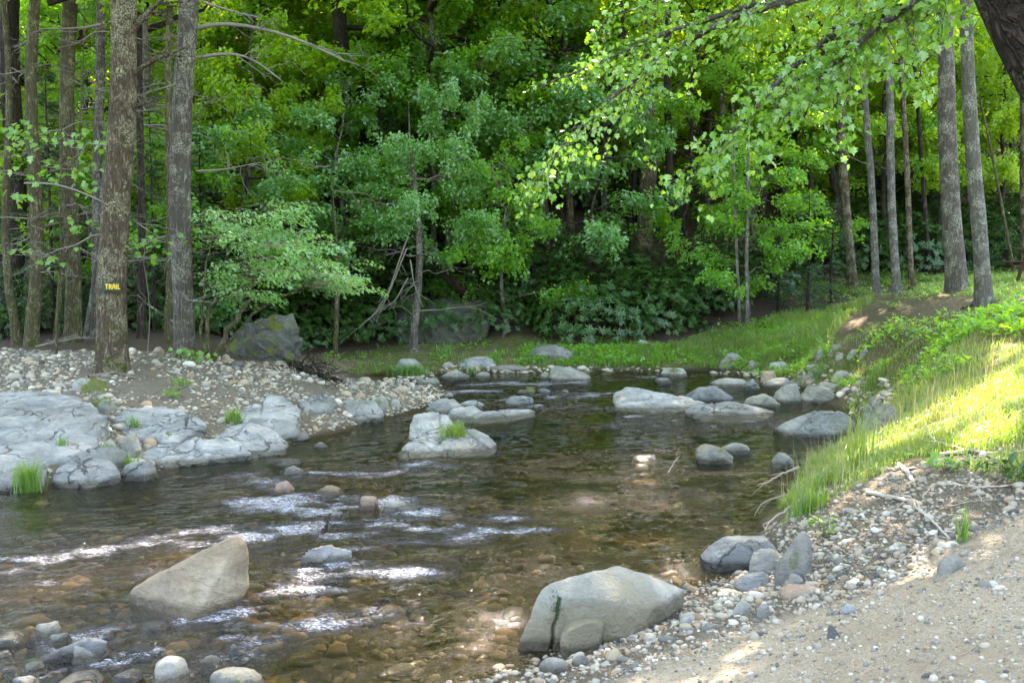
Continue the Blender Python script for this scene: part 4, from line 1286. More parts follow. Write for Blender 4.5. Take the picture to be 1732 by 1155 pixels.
# small stones along the far and right shorelines
FS = poly((735, 655), (640, 645), (720, 630), (770, 622), (900, 622), (1100, 620), (1260, 626), (1420, 640), (1500, 660), (1500, 690), (1440, 690), (1400, 662), (1330, 650), (1200, 634), (1000, 634), (800, 640))
pf = scatter(900, FS, 6)
sF = stones(pf, np.clip(_r.lognormal(-2.0, .45, len(pf)), .05, .40), 16)
pp_ = scatter(150, poly((1432, 662), (1500, 655), (1510, 690), (1440, 692)), 8)
sF = cat_st(sF, stones(pp_, np.clip(_r.lognormal(-2.0, .35, len(pp_)), .08, .3), 18))
sF['keep'] = sF['P'][:, 2] > -.08
mF = singles(sF, 40, 'shore_stone', 'one of the loose stones strewn along the far waterline', 'stones along the far waterline')
tag(obj('gravel', stones_mesh('gravel', sF, M['pebble'], 1, mF)), 'scattered small stones along the far waterline', 'gravel', kind='stuff')
# riverbed
BED = poly((-300, 900), (0, 834), (205, 812), (490, 766), (738, 682), (900, 640), (1100, 630), (1330, 645), (1440, 748), (1352, 802), (1285, 950), (1160, 990), (905, 1112), (850, 1140), (660, 1230), (-3.5, 2.5, 0), (-8, 4, 0))
pd_ = scatter(3600, BED, 7)
sG = stones(pd_, np.clip(_r.lognormal(-2.05, .42, len(pd_)), .05, .36), 17, flat=.42)
near = scatter(1100, poly((-100, 1030), (420, 990), (850, 960), (900, 1110), (770, 1160), (-2.5, 3.2, 0), (-4.5, 4, 0)), 9)
sG = cat_st(sG, stones(near, np.clip(_r.lognormal(-2.15, .40, len(near)), .05, .26), 19, flat=.5))
g_ = sG['P'][:, 2]
tag(obj('riverbed_stones', stones_mesh('riverbed_stones', sG, M['bed'], 1, (g_ < -.03) & (g_ + sG['S'][:, 2] * .9 < .03))), 'brown algae-covered cobbles on the stream bed under clear water', 'riverbed', kind='stuff')

# ------------------------------------------------------------------ leaves
TPL = {
    'quad': (np.array([(0, 0, 0), (.42, .5, .16), (1, 0, -.06), (.42, -.5, .16)]), np.array([(0, 3, 2), (0, 2, 1)])),
    'blade': (np.array([(0, .12, 0), (0, -.12, 0), (.5, .5, .10), (.5, -.5, .10), (1, 0, -.1)]), np.array([(0, 1, 3), (0, 3, 2), (2, 3, 4)])),
    'oval': (np.array([(0, 0, 0), (.22, .36, .10), (.55, .48, .12), (1, 0, -.14), (.55, -.48, .12), (.22, -.36, .10), (.5, 0, -.02)]),
             np.array([(0, 6, 1), (1, 6, 2), (2, 6, 3), (3, 6, 4), (4, 6, 5), (5, 6, 0)])),
    'maple': (np.array([(0, 0, 0), (.05, .30, .04), (.22, .62, .10), (.36, .34, .04), (.62, .58, .08), (.70, .24, .02), (1.05, 0, -.10), (.70, -.24, .02), (.62, -.58, .08), (.36, -.34, .04), (.22, -.62, .10), (.05, -.30, .04), (.42, 0, -.02)]),
              np.array([(12, i, (i + 1) % 12) for i in range(12)])),
}


def nrm(a):
    return a / (np.linalg.norm(a, axis=-1, keepdims=True) + 1e-9)


class Leaves:
    def __init__(s, seed):
        s.r = np.random.default_rng(seed)
        s.P, s.A, s.N, s.L, s.W, s.C = [], [], [], [], [], []

    def raw(s, P, A, N, L, W, C=None):
        s.P.append(P); s.A.append(A); s.N.append(N)
        s.L.append(L); s.W.append(W)
        s.C.append(s.r.uniform(0, 1, len(P)) if C is None else C)

    def sprays(s, C, AX, SL, SW, n, leaf, wr=.75, droop=.25, thick=.05, jit=.45):
        """flat leafy sprays: each starts at C, runs along AX"""
        C, AX = np.atleast_2d(C), nrm(np.atleast_2d(AX))
        m = len(C)
        SL, SW = np.broadcast_to(SL, m), np.broadcast_to(SW, m)
        k = np.repeat(np.arange(m), n)
        r = s.r
        t = r.uniform(0.05, 1, len(k))
        lat = r.uniform(-1, 1, len(k)) * np.sin(np.pi * np.clip(t, .12, .97) ** .75) ** .7
        side = nrm(np.cross(AX, np.array([0, 0, 1.0])) + 1e-6)
        P = C[k] + AX[k] * (t * SL[k])[:, None] + side[k] * (lat * SW[k])[:, None]
        P[:, 2] += -droop * (t ** 2 * SL[k] * .6 + lat ** 2 * SW[k]) + r.normal(0, 1, len(k)) * thick
        A = nrm(AX[k] * .6 + side[k] * (np.sign(lat) * r.uniform(.2, .9, len(k)))[:, None] + np.array([0, 0, -.35]) + r.normal(0, .3, (len(k), 3)))
        N = nrm(np.array([0, 0, 1.0]) + AX[k] * .25 + r.normal(0, jit, (len(k), 3)))
        N = nrm(N - A * (N * A).sum(1, keepdims=True))
        L = leaf * r.uniform(.65, 1.25, len(k))
        sh = np.repeat(r.uniform(0, 1, m), n)
        s.raw(P, A, N, L, L * wr, np.clip(sh * .55 + r.uniform(0, .45, len(k)), 0, 1))

    def arrays(s):
        return [np.concatenate(x) for x in (s.P, s.A, s.N, s.L, s.W, s.C)]

    def mesh(s, name, mat, tpl='quad', sel=None):
        P, A, N, L, W, C = s.arrays()
        if sel is not None:
            P, A, N, L, W, C = P[sel], A[sel], N[sel], L[sel], W[sel], C[sel]
        tv, tt = TPL[tpl]
        S = np.cross(A, N)
        V = P[:, None] + A[:, None] * (tv[None, :, 0] * L[:, None])[..., None] + S[:, None] * (tv[None, :, 1] * W[:, None])[..., None] + N[:, None] * (tv[None, :, 2] * W[:, None])[..., None]
        T = (tt[None] + (np.arange(len(P)) * len(tv))[:, None, None]).reshape(-1, 3)
        return mesh_np(name, V.reshape(-1, 3), T, False, M[mat], {'rnd': np.repeat(C, len(tv))})


def wander(p0, p1, n, amp, rg):
    t = np.linspace(0, 1, n)[:, None]
    p = np.asarray(p0) * (1 - t) + np.asarray(p1) * t
    w = np.cumsum(rg.normal(0, 1, (n, 3)), 0)
    w = w - w[0] - (w[-1] - w[0]) * t
    return p + w * amp / max(1, math.sqrt(n))


# ---- understory tree (tiers of flat sprays)
def understory(seed, H, Rr, base, leaf, mat, n_l=11, per=72, bark='bark_grey', tpl='quad', droop=.25, lean=.12):
    rg = np.random.default_rng(seed)
    mb = MB()
    top = np.array([rg.normal(0, lean) * H * .5, rg.normal(0, lean) * H * .5, H])
    path = wander((0, 0, -.15), top, 12, .35, rg)
    rad = np.linspace(.010 * H + .02, .012, 12)
    mb.tube(path, rad, 8)
    lv = Leaves(seed)
    Cs, As, SLs, SWs = [], [], [], []
    for i in range(n_l):
        t = base + (1 - base) * ((i + rg.uniform(.1, .9)) / n_l)
        k = t * 11
        j = min(int(k), 10)
        p = path[j] + (path[j + 1] - path[j]) * (k - j)
        az = i * 2.4 + rg.uniform(-.5, .5)
        L = Rr * (1 - .55 * ((t - base) / (1 - base)) ** 1.3) * rg.uniform(.75, 1.15)
        el = rg.uniform(-.05, .75)
        d = np.array([math.cos(az) * math.cos(el), math.sin(az) * math.cos(el), math.sin(el)])
        e = p + d * L
        e[2] -= .06 * L * L * .5
        bp = wander(p, e, 7, .22, rg)
        mb.tube(bp, np.linspace(.02 + .006 * L, .006, 7), 5)
        nb = max(5, int(L * 5.2))
        for q in range(nb):
            tt = .28 + .72 * (q + rg.uniform(0, .8)) / nb
            kk = min(tt, .999) * 6
            jj = int(kk)
            c = bp[jj] + (bp[jj + 1] - bp[jj]) * (kk - jj)
            sa = (1 if q % 2 else -1) * rg.uniform(.35, 1.0)
            dd = np.array([math.cos(az + sa), math.sin(az + sa), rg.uniform(-.45, .45)])
            c = c + rg.normal(0, .10, 3)
            sl = rg.uniform(.38, .85) * min(1.1, .45 + L * .26)
            Cs.append(c); As.append(dd); SLs.append(sl); SWs.append(sl * rg.uniform(.38, .6))
            mb.tube(np.array([c, c + dd * sl * .5, c + dd * sl * .85 + np.array([0, 0, -.12 * sl])]), [.007, .005, .003], 3, cap=False)
    lv.sprays(np.array(Cs), np.array(As), np.array(SLs), np.array(SWs), per, leaf, .72, droop, .10, .85)
    return mb.mesh('trunk', M[bark]), lv.mesh('crown', mat, tpl)


# ---- tall canopy tree crown
def canopy_crown(seed, zb, H, Rr, n_s, per, leaf, mat):
    rg = np.random.default_rng(seed)
    lv = Leaves(seed)
    mb = MB()
    Cs, As, SLs, SWs = [], [], [], []
    n_l = 26
    for i in range(n_l):
        t = (i + rg.uniform(0, 1)) / n_l
        z = zb + (H - zb) * t * .92
        az = i * 2.4 + rg.uniform(-.6, .6)
        prof = (math.sin(math.pi * (0.18 + .80 * t)) ** .8)
        L = Rr * prof * rg.uniform(.7, 1.15)
        el = rg.uniform(.1, .55)
        p = np.array([0, 0, z - L * .25])
        e = p + np.array([math.cos(az) * L, math.sin(az) * L, math.sin(el) * L * .7])
        bp = wander(p, e, 6, .4, rg)
        mb.tube(bp, np.linspace(.05 + .01 * L, .012, 6), 5)
        nb = max(4, int(n_s * L / (Rr * n_l) * 1.3))
        for q in range(nb):
            tt = .2 + .8 * rg.uniform(0, 1) ** .7
            kk = min(tt, .999) * 5
            jj = int(kk)
            c = bp[jj] + (bp[jj + 1] - bp[jj]) * (kk - jj) + rg.normal(0, .28, 3)
            a2 = az + rg.normal(0, 1.0)
            Cs.append(c); As.append((math.cos(a2), math.sin(a2), rg.uniform(-.35, .35)))
            sl = rg.uniform(.7, 1.4)
            SLs.append(sl); SWs.append(sl * rg.uniform(.4, .7))
    lv.sprays(np.array(Cs), np.array(As), np.array(SLs), np.array(SWs), per, leaf, .75, .3, .10, .6)
    return lv.mesh('crown', mat), mb


M['bark_near'] = mat_bark('bark_near', (0.020, 0.016, 0.013), (0.085, 0.066, 0.050), (0.14, 0.15, 0.10), 0.4, .55, 0.05, 0.3)
UND = [understory(11, 7.5, 2.9, .20, .115, 'leaf_blue', 18, 66, 'bark_grey'), understory(12, 9.0, 3.2, .24, .12, 'leaf_mid', 20, 66, 'bark_dark'), understory(13, 6.0, 2.6, .18, .115, 'leaf_blue', 15, 66, 'bark_dark'),
       understory(14, 8.5, 2.8, .22, .12, 'leaf_yellow', 19, 66, 'bark_grey'), understory(15, 5.0, 2.3, .16, .12, 'leaf_mid', 14, 66, 'bark_grey'), understory(16, 10.5, 3.4, .26, .125, 'leaf_yellow', 21, 66, 'bark_dark')]
CAN = []
for k, (zb, H, Rr, mt) in enumerate([(9, 27, 5.0, 'leaf_mid'), (11, 29, 4.6, 'leaf_yellow'), (7, 24, 4.4, 'leaf_yellow'), (10, 28, 5.4, 'leaf_mid')]):
    cm, mb = canopy_crown(40 + k, zb, H, Rr, 330, 36, .18, mt)
    rg = np.random.default_rng(60 + k)
    lm = mb.mesh('limbs', M['bark_dark'])
    mb2 = MB()
    mb2.V, mb2.Q, mb2.T, mb2.n = list(mb.V), list(mb.Q), list(mb.T), mb.n
    path = wander((0, 0, -.4), (rg.normal(0, .4), rg.normal(0, .4), H * .97), 16, .5, rg)
    path[:, :2] *= np.linspace(0, 1, 16)[:, None] * .6
    mb2.tube(path, np.linspace(.20, .03, 16), 10, flare=(.3, .6, 4))
    CAN.append((cm, mb2.mesh('trunk', M['bark_dark' if k % 2 else 'bark_grey']), lm))

GAPS = [((1640, 670), 2.0), ((1560, 690), 1.3), ((1600, 470), 2.2), ((1700, 470), 1.5)]


def place(name, label, cat, group, loc, parts, rz, sc, sx=1.0):
    t = thing(name, label, cat, loc, group, rz, sc)
    if sx != 1.0:
        t.scale = (sc * sx, sc * sx, sc)
    for nm, me in parts:
        obj(nm, me, t)
    return t


# named trunks -------------------------------------------------------------
def dead_branch(mb, p, d, L, r, rg, lev=2, droop=.25, seg=5):
    n = 7
    e = p + d * L + np.array([0, 0, -droop * L * rg.uniform(.2, 1)])
    bp = wander(p, e, n, .10 * L, rg)
    mb.tube(bp, np.linspace(r, r * .25, n), seg)
    if lev > 0:
        for q in range(rg.integers(3, 6)):
            k = rg.integers(2, n)
            dd = nrm(d + rg.normal(0, .75, 3))
            dead_branch(mb, bp[k], dd, L * rg.uniform(.25, .5), r * .45, rg, lev - 1, droop, 3 if lev < 2 else 4)


TREES = {}


def trunk_tree(key, label, base, top, wb, wt, d, bark='bark_grey', H=25, crown=None, dead=0, branches=(), name='tree', group=None, seg=14, flare=(.35, .45, 4), zb=.0, bend=.25, csc=1.0, deadz=(1.0, 9.0), lev=2):
    rg = np.random.default_rng(abs(hash(key)) % 1000 if not isinstance(key, int) else key)
    x = (base[0] - CX) / FPX * d
    z0 = HZ(x, d)
    b = np.array([x, d, z0])
    tp = at(top[0], top[1], d)
    dirv = (tp - b) / (tp[2] - b[2])
    Ht = H - z0
    n = int(Ht / .28) + 2
    zz = np.concatenate([np.linspace(-.25, 1.2, 12), np.linspace(1.2, Ht, n)[1:]])
    path = dirv[None] * zz[:, None]
    hv = tp[2] - z0
    k = np.clip(zz / hv, 0, None)
    rb, rt = wb / 2 * d / FPX, wt / 2 * d / FPX
    rad = np.clip(rb + (rt - rb) * k, .02, None) * np.clip((Ht + .3 - zz) / (Ht * .5), .05, 1)
    ph = rg.uniform(0, 6.3, 2)
    path[:, 0] += bend * rb * (np.sin(zz * .9 + ph[0]) - math.sin(ph[0])) * np.clip(zz, 0, 1)
    path[:, 1] += bend * rb * (np.sin(zz * .7 + ph[1]) - math.sin(ph[1])) * np.clip(zz, 0, 1)
    t = thing(name, label, 'tree', b, group)
    mb = MB()
    mb.tube(path, rad, seg, noise=rb * .10, seed=int(rg.integers(0, 99)), nf=2.2 / max(rb, .08) * .25, flare=flare)
    obj('trunk', mb.mesh('trunk', M[bark]), t)
    TREES[key] = (t, path, rad, b)
    if crown is not None:
        cm = CAN[crown][0]
        off = dirv * 15 - np.array([0, 0, 15])
        sc = csc
        obj('crown', cm, t, (off[0], off[1], zb), (0, 0, rg.uniform(0, 6)), (sc, sc, 1))
        obj('limb_framework', CAN[crown][2], t, (off[0], off[1], zb), (0, 0, t.children[-1].rotation_euler[2] if len(t.children) > 1 else 0), (sc, sc, 1))
    for i in range(int(dead * 1.6)):
        z = rg.uniform(*deadz)
        az = rg.uniform(0, 6.28)
        j = int(np.argmin(np.abs(zz - z)))
        mb = MB()
        dv = np.array([math.cos(az), math.sin(az), rg.uniform(-.15, .35)])
        dead_branch(mb, path[j] + dv * rad[j] * .6, nrm(dv), rg.uniform(.7, 2.2), rg.uniform(.012, .022), rg, lev)
        obj('branch', mb.mesh('branch', M['twig' if rg.uniform() < .6 else 'twig_brown']), t)
    for bpts, r0, mt in branches:
        mb = MB()
        P_ = np.array([at(q[0], q[1], d + (q[2] if len(q) > 2 else 0)) - b for q in bpts])
        tt = np.linspace(0, 1, len(P_))
        ti = np.linspace(0, 1, 12)
        P2 = np.stack([np.interp(ti, tt, P_[:, c]) for c in range(3)], 1)
        P2[1:-1] = (P2[:-2] + 2 * P2[1:-1] + P2[2:]) / 4
        mb.tube(P2, np.linspace(r0, r0 * .3, 12), 7, noise=r0 * .15, nf=8)
        for q in range(5):
            kk = rg.integers(5, 12)
            dd = nrm((P2[-1] - P2[0]) / np.linalg.norm(P2[-1] - P2[0]) + rg.normal(0, .5, 3))
            dead_branch(mb, P2[kk], dd, rg.uniform(.3, .8), r0 * .28, rg, 1)
        obj('branch', mb.mesh('branch', M[mt]), t)
    return t


trunk_tree(1, 'large pine trunk carrying the small green trail sign', (186, 628), (205, 0), 50, 40, 14.6, 'bark_brown', 27, 3, 6, [
    ([(214, 78), (228, 45), (252, 20), (285, -10)], .07, 'bark_brown'), ([(214, 138), (238, 115), (275, 95), (322, 78)], .055, 'bark_brown'), ([(214, 188), (235, 178), (262, 170)], .03, 'bark_brown'),
    ([(206, 262), (214, 254), (220, 250)], .022, 'bark_brown'), ([(172, 42), (140, 48), (70, 50)], .026, 'twig_brown'), ([(190, 335), (205, 322), (214, 315)], .02, 'bark_brown')], seg=26, flare=(.32, .55, 4), csc=.8)
trunk_tree(2, 'straight grey pine trunk just right of the trail sign tree', (310, 606), (321, 0), 36, 31, 16.2, 'bark_grey', 27, 0, 5, [
    ([(335, 48), (370, 40), (420, 44), (480, 58), (540, 82), (585, 105)], .045, 'twig'), ([(334, 98), (370, 92), (405, 92), (440, 108), (480, 140)], .035, 'twig'), ([(335, 205), (332, 195), (338, 180)], .025, 'bark_grey'),
    ([(332, 290), (380, 287), (440, 275)], .02, 'twig'), ([(295, 545), (250, 515), (232, 498)], .03, 'bark_grey'), ([(345, 5), (400, 22), (440, 30)], .025, 'twig')], seg=24, flare=(.3, .35, 4), csc=.8)
trunk_tree(3, 'mossy brown trunk left of the trail sign tree with dead twigs', (122, 580), (120, 0), 26, 22, 18.6, 'bark_moss', 25, 1, 9, seg=18, csc=.8)
trunk_tree(4, 'mossy crooked trunk near the left edge with dead side branches', (52, 590), (55, 0), 22, 17, 17.6, 'bark_moss', 24, 2, 10, [([(42, 310, 0), (90, 310, -1.5), (140, 325, -2.2), (200, 355, -2.6), (250, 390, -2.8)], .022, 'twig'), ([(62, 320), (50, 350), (66, 400), (55, 450)], .02, 'twig')], seg=18, bend=.9, csc=.7)
trunk_tree(5, 'wide grey trunk at the far left edge behind the others', (14, 585), (15, 0), 34, 28, 21.5, 'bark_dark', 26, 0, 4, seg=18, csc=.8)
trunk_tree(6, 'thin mossy stem at the left edge beside the crooked trunk', (26, 588), (10, 120), 14, 10, 17.9, 'bark_moss', 13, None, 4, seg=10, bend=1.2)
trunk_tree(7, 'thin leaning mossy stem between the left trunks', (92, 585), (118, 300), 9, 6, 18.2, 'bark_moss', 9, None, 2, seg=8, bend=1.0)
trunk_tree(8, 'grey trunk showing just left of the trail sign tree', (162, 582), (172, 0), 16, 14, 20.5, 'bark_grey', 25, 1, 6, seg=12, csc=.7)
trunk_tree(9, 'dark slim trunk between the trail sign tree and the grey pine', (238, 590), (236, 0), 13, 10, 19.5, 'bark_dark', 23, 2, 6, seg=12, csc=.6)
trunk_tree(10, 'slim mossy trunk just left of the straight grey pine', (284, 594), (288, 0), 13, 10, 18.6, 'bark_moss', 24, None, 7, seg=12)
trunk_tree(11, 'pale curved sapling stem behind the trail sign tree', (142, 578), (175, 380), 8, 5, 19.6, 'bark_pale', 6, None, 2, seg=8, bend=2.0)
trunk_tree(12, 'dark stout trunk on the far bank behind the leafy sprays', (588, 490), (578, 0), 30, 24, 27.5, 'bark_dark', 27, 0, 2, seg=14, csc=1.2)
trunk_tree(13, 'slim grey trunk at the far bank before the overhanging boulder', (699, 585), (690, 0), 13, 8, 23.6, 'bark_grey', 7.0, None, 7, seg=12, deadz=(.8, 5.5), lev=2, bend=1.0)
trunk_tree(14, 'pale stem at the far bank right of the fallen branch', (567, 575), (560, 380), 9, 6, 23.0, 'bark_moss', 5.2, None, 3, seg=10, bend=1.2)
trunk_tree(15, 'massive forked dark trunk in the centre of the far wood', (1086, 480), (1096, 0), 30, 24, 28.5, 'bark_brown', 27, 3, 0, [([(1092, 250), (1070, 190), (1058, 110), (1050, 0)], .14, 'bark_dark'), ([(1100, 300), (1122, 240), (1132, 190), (1150, 150)], .10, 'bark_grey')], seg=16, csc=1.15)
trunk_tree(16, 'brown trunk left of the massive forked one', (968, 455), (958, 180), 13, 9, 29.5, 'bark_brown', 25, 2, 1, seg=12, csc=1.0)
trunk_tree(17, 'dark trunk just right of the massive forked one', (1132, 490), (1128, 100), 14, 11, 28.0, 'bark_dark', 24, 1, 0, seg=12, csc=.8)
trunk_tree(18, 'left of the two thin pale saplings on the right grass', (1252, 546), (1244, 330), 6.5, 5, 25.3, 'bark_pale', 7.5, None, 0, seg=8, flare=None)
trunk_tree(19, 'right of the two thin pale saplings on the right grass', (1264, 546), (1266, 250), 7.5, 5, 25.1, 'bark_pale', 9, None, 0, seg=8, flare=None)
trunk_tree(20, 'slim grey trunk right of the hemlock sapling', (1441, 482), (1412, 40), 17, 14, 28.5, 'bark_brown', 26, 1, 1, seg=12, csc=.8)
trunk_tree(21, 'slim trunk leaning left at the mound edge', (1482, 502), (1456, 60), 12, 10, 24.2, 'bark_pale', 25, 2, 0, seg=14, csc=.6)
trunk_tree(22, 'blotchy grey trunk on the mound next to the left-leaning one', (1516, 500), (1497, 0), 14, 11, 23.6, 'bark_pale', 25, None, 0, [([(1512, 210), (1500, 130), (1482, 60)], .06, 'bark_pale')], seg=14)
trunk_tree(23, 'slender dark trunk right of the blotchy one', (1541, 496), (1527, 180), 10, 8, 23.8, 'bark_brown', 22, 2, 1, seg=12, csc=.6)
trunk_tree(24, 'tall thick brown-grey trunk on the mound second from right', (1617, 491), (1596, 0), 31, 24, 20.5, 'bark_grey', 27, None, 0, seg=22, flare=(.4, .5, 4))
trunk_tree(25, 'tall pale smooth trunk on the mound nearest the camera', (1664, 513), (1637, 0), 26, 19, 16.5, 'bark_pale', 26, None, 0, seg=22, flare=(.3, .55, 4))
trunk_tree(26, 'reddish trunk at the right picture edge by the picnic table', (1736, 470), (1726, 100), 16, 13, 25.0, 'bark_brown', 24, 1, 0, seg=12, csc=.7)
trunk_tree(27, 'thin leaning sapling in the dark behind the right trunks', (1716, 440), (1668, 225), 6, 4, 26.0, 'bark_moss', 9, None, 1, seg=8)
trunk_tree(28, 'pale trunk high on the hillside at upper left of centre', (545, 330), (538, 0), 17, 14, 34, 'bark_pale', 26, 0, 3, seg=12, csc=.8)
trunk_tree(29, 'thin pale trunk rising behind the central sprays', (930, 300), (898, 0), 11, 9, 33, 'bark_pale', 25, 1, 1, seg=10, csc=.8)
trunk_tree(30, 'grey dead-twigged trunk above the overhanging boulder', (738, 420), (730, 0), 10, 8, 27.4, 'bark_grey', 25, 2, 12, seg=10, deadz=(4, 11), csc=1.0)
trunk_tree(31, 'slim trunk between the saplings and the hemlock', (1225, 470), (1222, 150), 10, 8, 30, 'bark_brown', 24, 2, 0, seg=10, csc=.7)
trunk_tree(32, 'dark curved trunk behind the hemlock sapling', (1388, 470), (1352, 130), 9, 7, 31, 'bark_dark', 24, 1, 0, seg=10, csc=.7)
trunk_tree(33, 'thin dark trunk behind the mound trees', (1572, 470), (1545, 80), 8, 6, 30, 'bark_dark', 22, 2, 0, seg=10, csc=.6)

# dark leaning trunk over the overhanging boulder
lt = thing('leaning_tree', 'dark crooked trunk leaning out over the far bank boulder', 'tree', at(748, 458, 25.2))
mb = MB()
P_ = np.array([at(*q) - at(748, 458, 25.2) for q in [(790, 500, 26.2), (748, 458, 25.2), (715, 420, 24.8), (690, 388, 24.6), (655, 376, 24.4), (668, 352, 24.3), (640, 330, 24.0), (610, 310, 23.8)]])
ti = np.linspace(0, 1, 22)
P2 = np.stack([np.interp(ti, np.linspace(0, 1, 8), P_[:, c]) for c in range(3)], 1)
mb.tube(P2, np.linspace(.12, .03, 22), 9, noise=.012, nf=5)
obj('trunk', mb.mesh('trunk', M['bark_dark']), lt)
lv = Leaves(70)
n = 60
rg = np.random.default_rng(70)
cc = P2[rg.integers(10, 22, n)] + rg.normal(0, .45, (n, 3))
lv.sprays(cc, np.stack([rg.normal(-.4, .8, n), rg.normal(0, .8, n), rg.normal(0, .15, n)], 1), .8, .4, 60, .11)
obj('crown', lv.mesh('crown', 'leaf_blue'), lt)

t13 = TREES[13][0]  # leafy top of the slim far trunk
obj('crown', UND[2][1], t13, (.1, .2, 1.6), (0, 0, 1.2), (.75, .75, .9))
# understory on the far bank ------------------------------------------------
und_label = {0: ('blue-green', 'understory tree'), 1: ('green', 'understory tree'), 2: ('blue-green small', 'understory tree'), 3: ('yellow-green', 'understory tree'), 4: ('small green', 'understory tree'), 5: ('tall yellow-green', 'understory tree')}
for px, d, k, s, lab in [
    (470, 23.5, 2, 1.05, 'blue-green tiered tree above the dark layered outcrop'), (560, 25.5, 0, 1.0, 'blue-green tree spreading flat sprays left of centre'), (640, 28, 1, 1.0, 'tall green tree behind the dark stout trunk'),
    (760, 27.5, 0, 1.1, 'big blue-green maple with layered sprays over the overhanging boulder'), (850, 25.6, 4, 1.0, 'small maple sprouting right of the overhanging boulder'), (905, 28.5, 0, 1.2, 'blue-green maple with wide tiers at the picture centre'),
    (990, 27.2, 2, 1.1, 'small blue-green tree above the large rhododendron'), (1060, 31, 5, 1.0, 'yellow-green tree behind the massive forked trunk'), (1150, 29, 1, 1.0, 'green tree right of the massive forked trunk'),
    (1258, 25.6, 4, .9, 'bright green maple crown above the two thin saplings'), (1330, 29, 1, .9, 'green tree left of the hemlock sapling'), (1200, 33, 3, 1.1, 'yellow-green tree behind the thin saplings'),
    (400, 24.5, 3, 1.0, 'yellow-green tree behind the straight grey pine'), (260, 22.5, 4, .95, 'small green tree behind the trail sign tree'), (150, 24, 1, .9, 'green tree behind the left trunks'), (60, 23, 3, .8, 'yellow-green tree at the far left behind the trunks'),
    (1420, 33, 3, 1.0, 'sunlit yellow-green tree behind the hemlock sapling'), (1500, 31, 5, .9, 'sunlit tree behind the left-leaning mound trunk'), (1580, 34, 3, 1.1, 'sunlit yellow tree between the mound trunks'), (1690, 32, 5, .9, 'sunlit tree behind the two large right trunks'),
    (330, 27, 5, .9, 'tall yellow-green tree upper left behind the grey pine'), (700, 33, 5, 1.0, 'tall yellow-green tree on the slope behind centre left'), (820, 34, 3, 1.2, 'yellow-green tree on the slope behind the layered maples'), (500, 31, 3, 1.1, 'yellow-green tree on the slope behind left sprays')]:
    x = (px - CX) / FPX * d
    tm, cm = UND[k]
    rz = (px * 7.13) % 6.28
    place('understory_tree', lab, 'tree', 'leafy understory trees across the stream', (x, d, HZ(x, d)), [('trunk', tm), ('crown', cm)], rz, s)

def side_word(x, d):
    a = x / d
    return 'far left' if a < -.36 else 'left' if a < -.12 else 'middle' if a < .12 else 'right' if a < .36 else 'far right'


# hillside wood: rejection-sampled spots
rg = np.random.default_rng(5)
spots = []
tries = 0
while len(spots) < 14 and tries < 8000:
    tries += 1
    d = rg.uniform(29, 78)
    x = rg.uniform(-.72, .72) * d
    if x > 6 and d < 34:
        continue
    if all((x - a) ** 2 + (d - b) ** 2 > (2.6 + d * .035) ** 2 for a, b in spots):
        spots.append((x, d))
for i, (x, d) in enumerate(spots):
    c = CAN[i % 4]
    place('canopy_tree', 'tall leafy tree high on the %s part of the wooded hillside' % side_word(x, d), 'tree', 'tall trees on the hillside', (x, d, HZ(x, d)), [('trunk', c[1]), ('crown', c[0])], rg.uniform(0, 6.28), rg.uniform(.8, 1.1), rg.uniform(.8, 1.05))
thin_c, thin_l = canopy_crown(55, 11, 26, 3.4, 200, 22, .17, 'leaf_yellow')
poles = []
for k in range(3):
    rg2 = np.random.default_rng(620 + k)
    mb2 = MB()
    mb2.V, mb2.Q, mb2.T, mb2.n = list(thin_l.V), list(thin_l.Q), list(thin_l.T), thin_l.n
    pth = wander((0, 0, -.4), (rg2.normal(0, .7), rg2.normal(0, .7), 25), 18, .9, rg2)
    mb2.tube(pth, np.linspace(.14, .03, 18), 9, flare=(.25, .5, 4))
    poles.append(mb2.mesh('trunk', M[('bark_grey', 'bark_dark', 'bark_pale')[k]]))
rgp = np.random.default_rng(9)
pp2 = []
while len(pp2) < 34:
    d = rgp.uniform(26.5, 44)
    x = rgp.uniform(-.62, .62) * d
    if x > 5 and d < 30:
        continue
    if all((x - a) ** 2 + (d - b) ** 2 > 2.2 ** 2 for a, b in pp2 + spots):
        pp2.append((x, d))
for i, (x, d) in enumerate(pp2):
    place('slender_tree', '%s slender tree trunk among the foliage of the %s hillside' % (('grey', 'dark', 'pale')[i % 3], side_word(x, d)), 'tree', 'slender trunks on the hillside', (x, d, HZ(x, d)), [('trunk', poles[i % 3]), ('crown', thin_c)], rgp.uniform(0, 6.28), rgp.uniform(.85, 1.1), rgp.uniform(.7, 1.2))
us = []
tries = 0
while len(us) < 130 and tries < 8000:
    tries += 1
    d = rg.uniform(28.5, 60)
    x = rg.uniform(-.66, .66) * d
    if x > 6 and d < 33:
        continue
    if all((x - a) ** 2 + (d - b) ** 2 > 2.0 ** 2 for a, b in us):
        us.append((x, d))
for i, (x, d) in enumerate(us):
    tm, cm = UND[[1, 3, 5, 0, 3, 5, 1, 4][i % 8]]
    place('understory_tree', '%s understory tree on the %s part of the %s hillside' % (['mid-green', 'yellow-green', 'tall yellow-green', 'blue-green', 'yellow-green', 'tall yellow-green', 'mid-green', 'small mid-green'][i % 8], side_word(x, d), 'lower' if d < 40 else 'upper'), 'tree', 'understory trees on the hillside', (x, d, HZ(x, d)), [('trunk', tm), ('crown', cm)], rg.uniform(0, 6.28), rg.uniform(.95, 1.5))

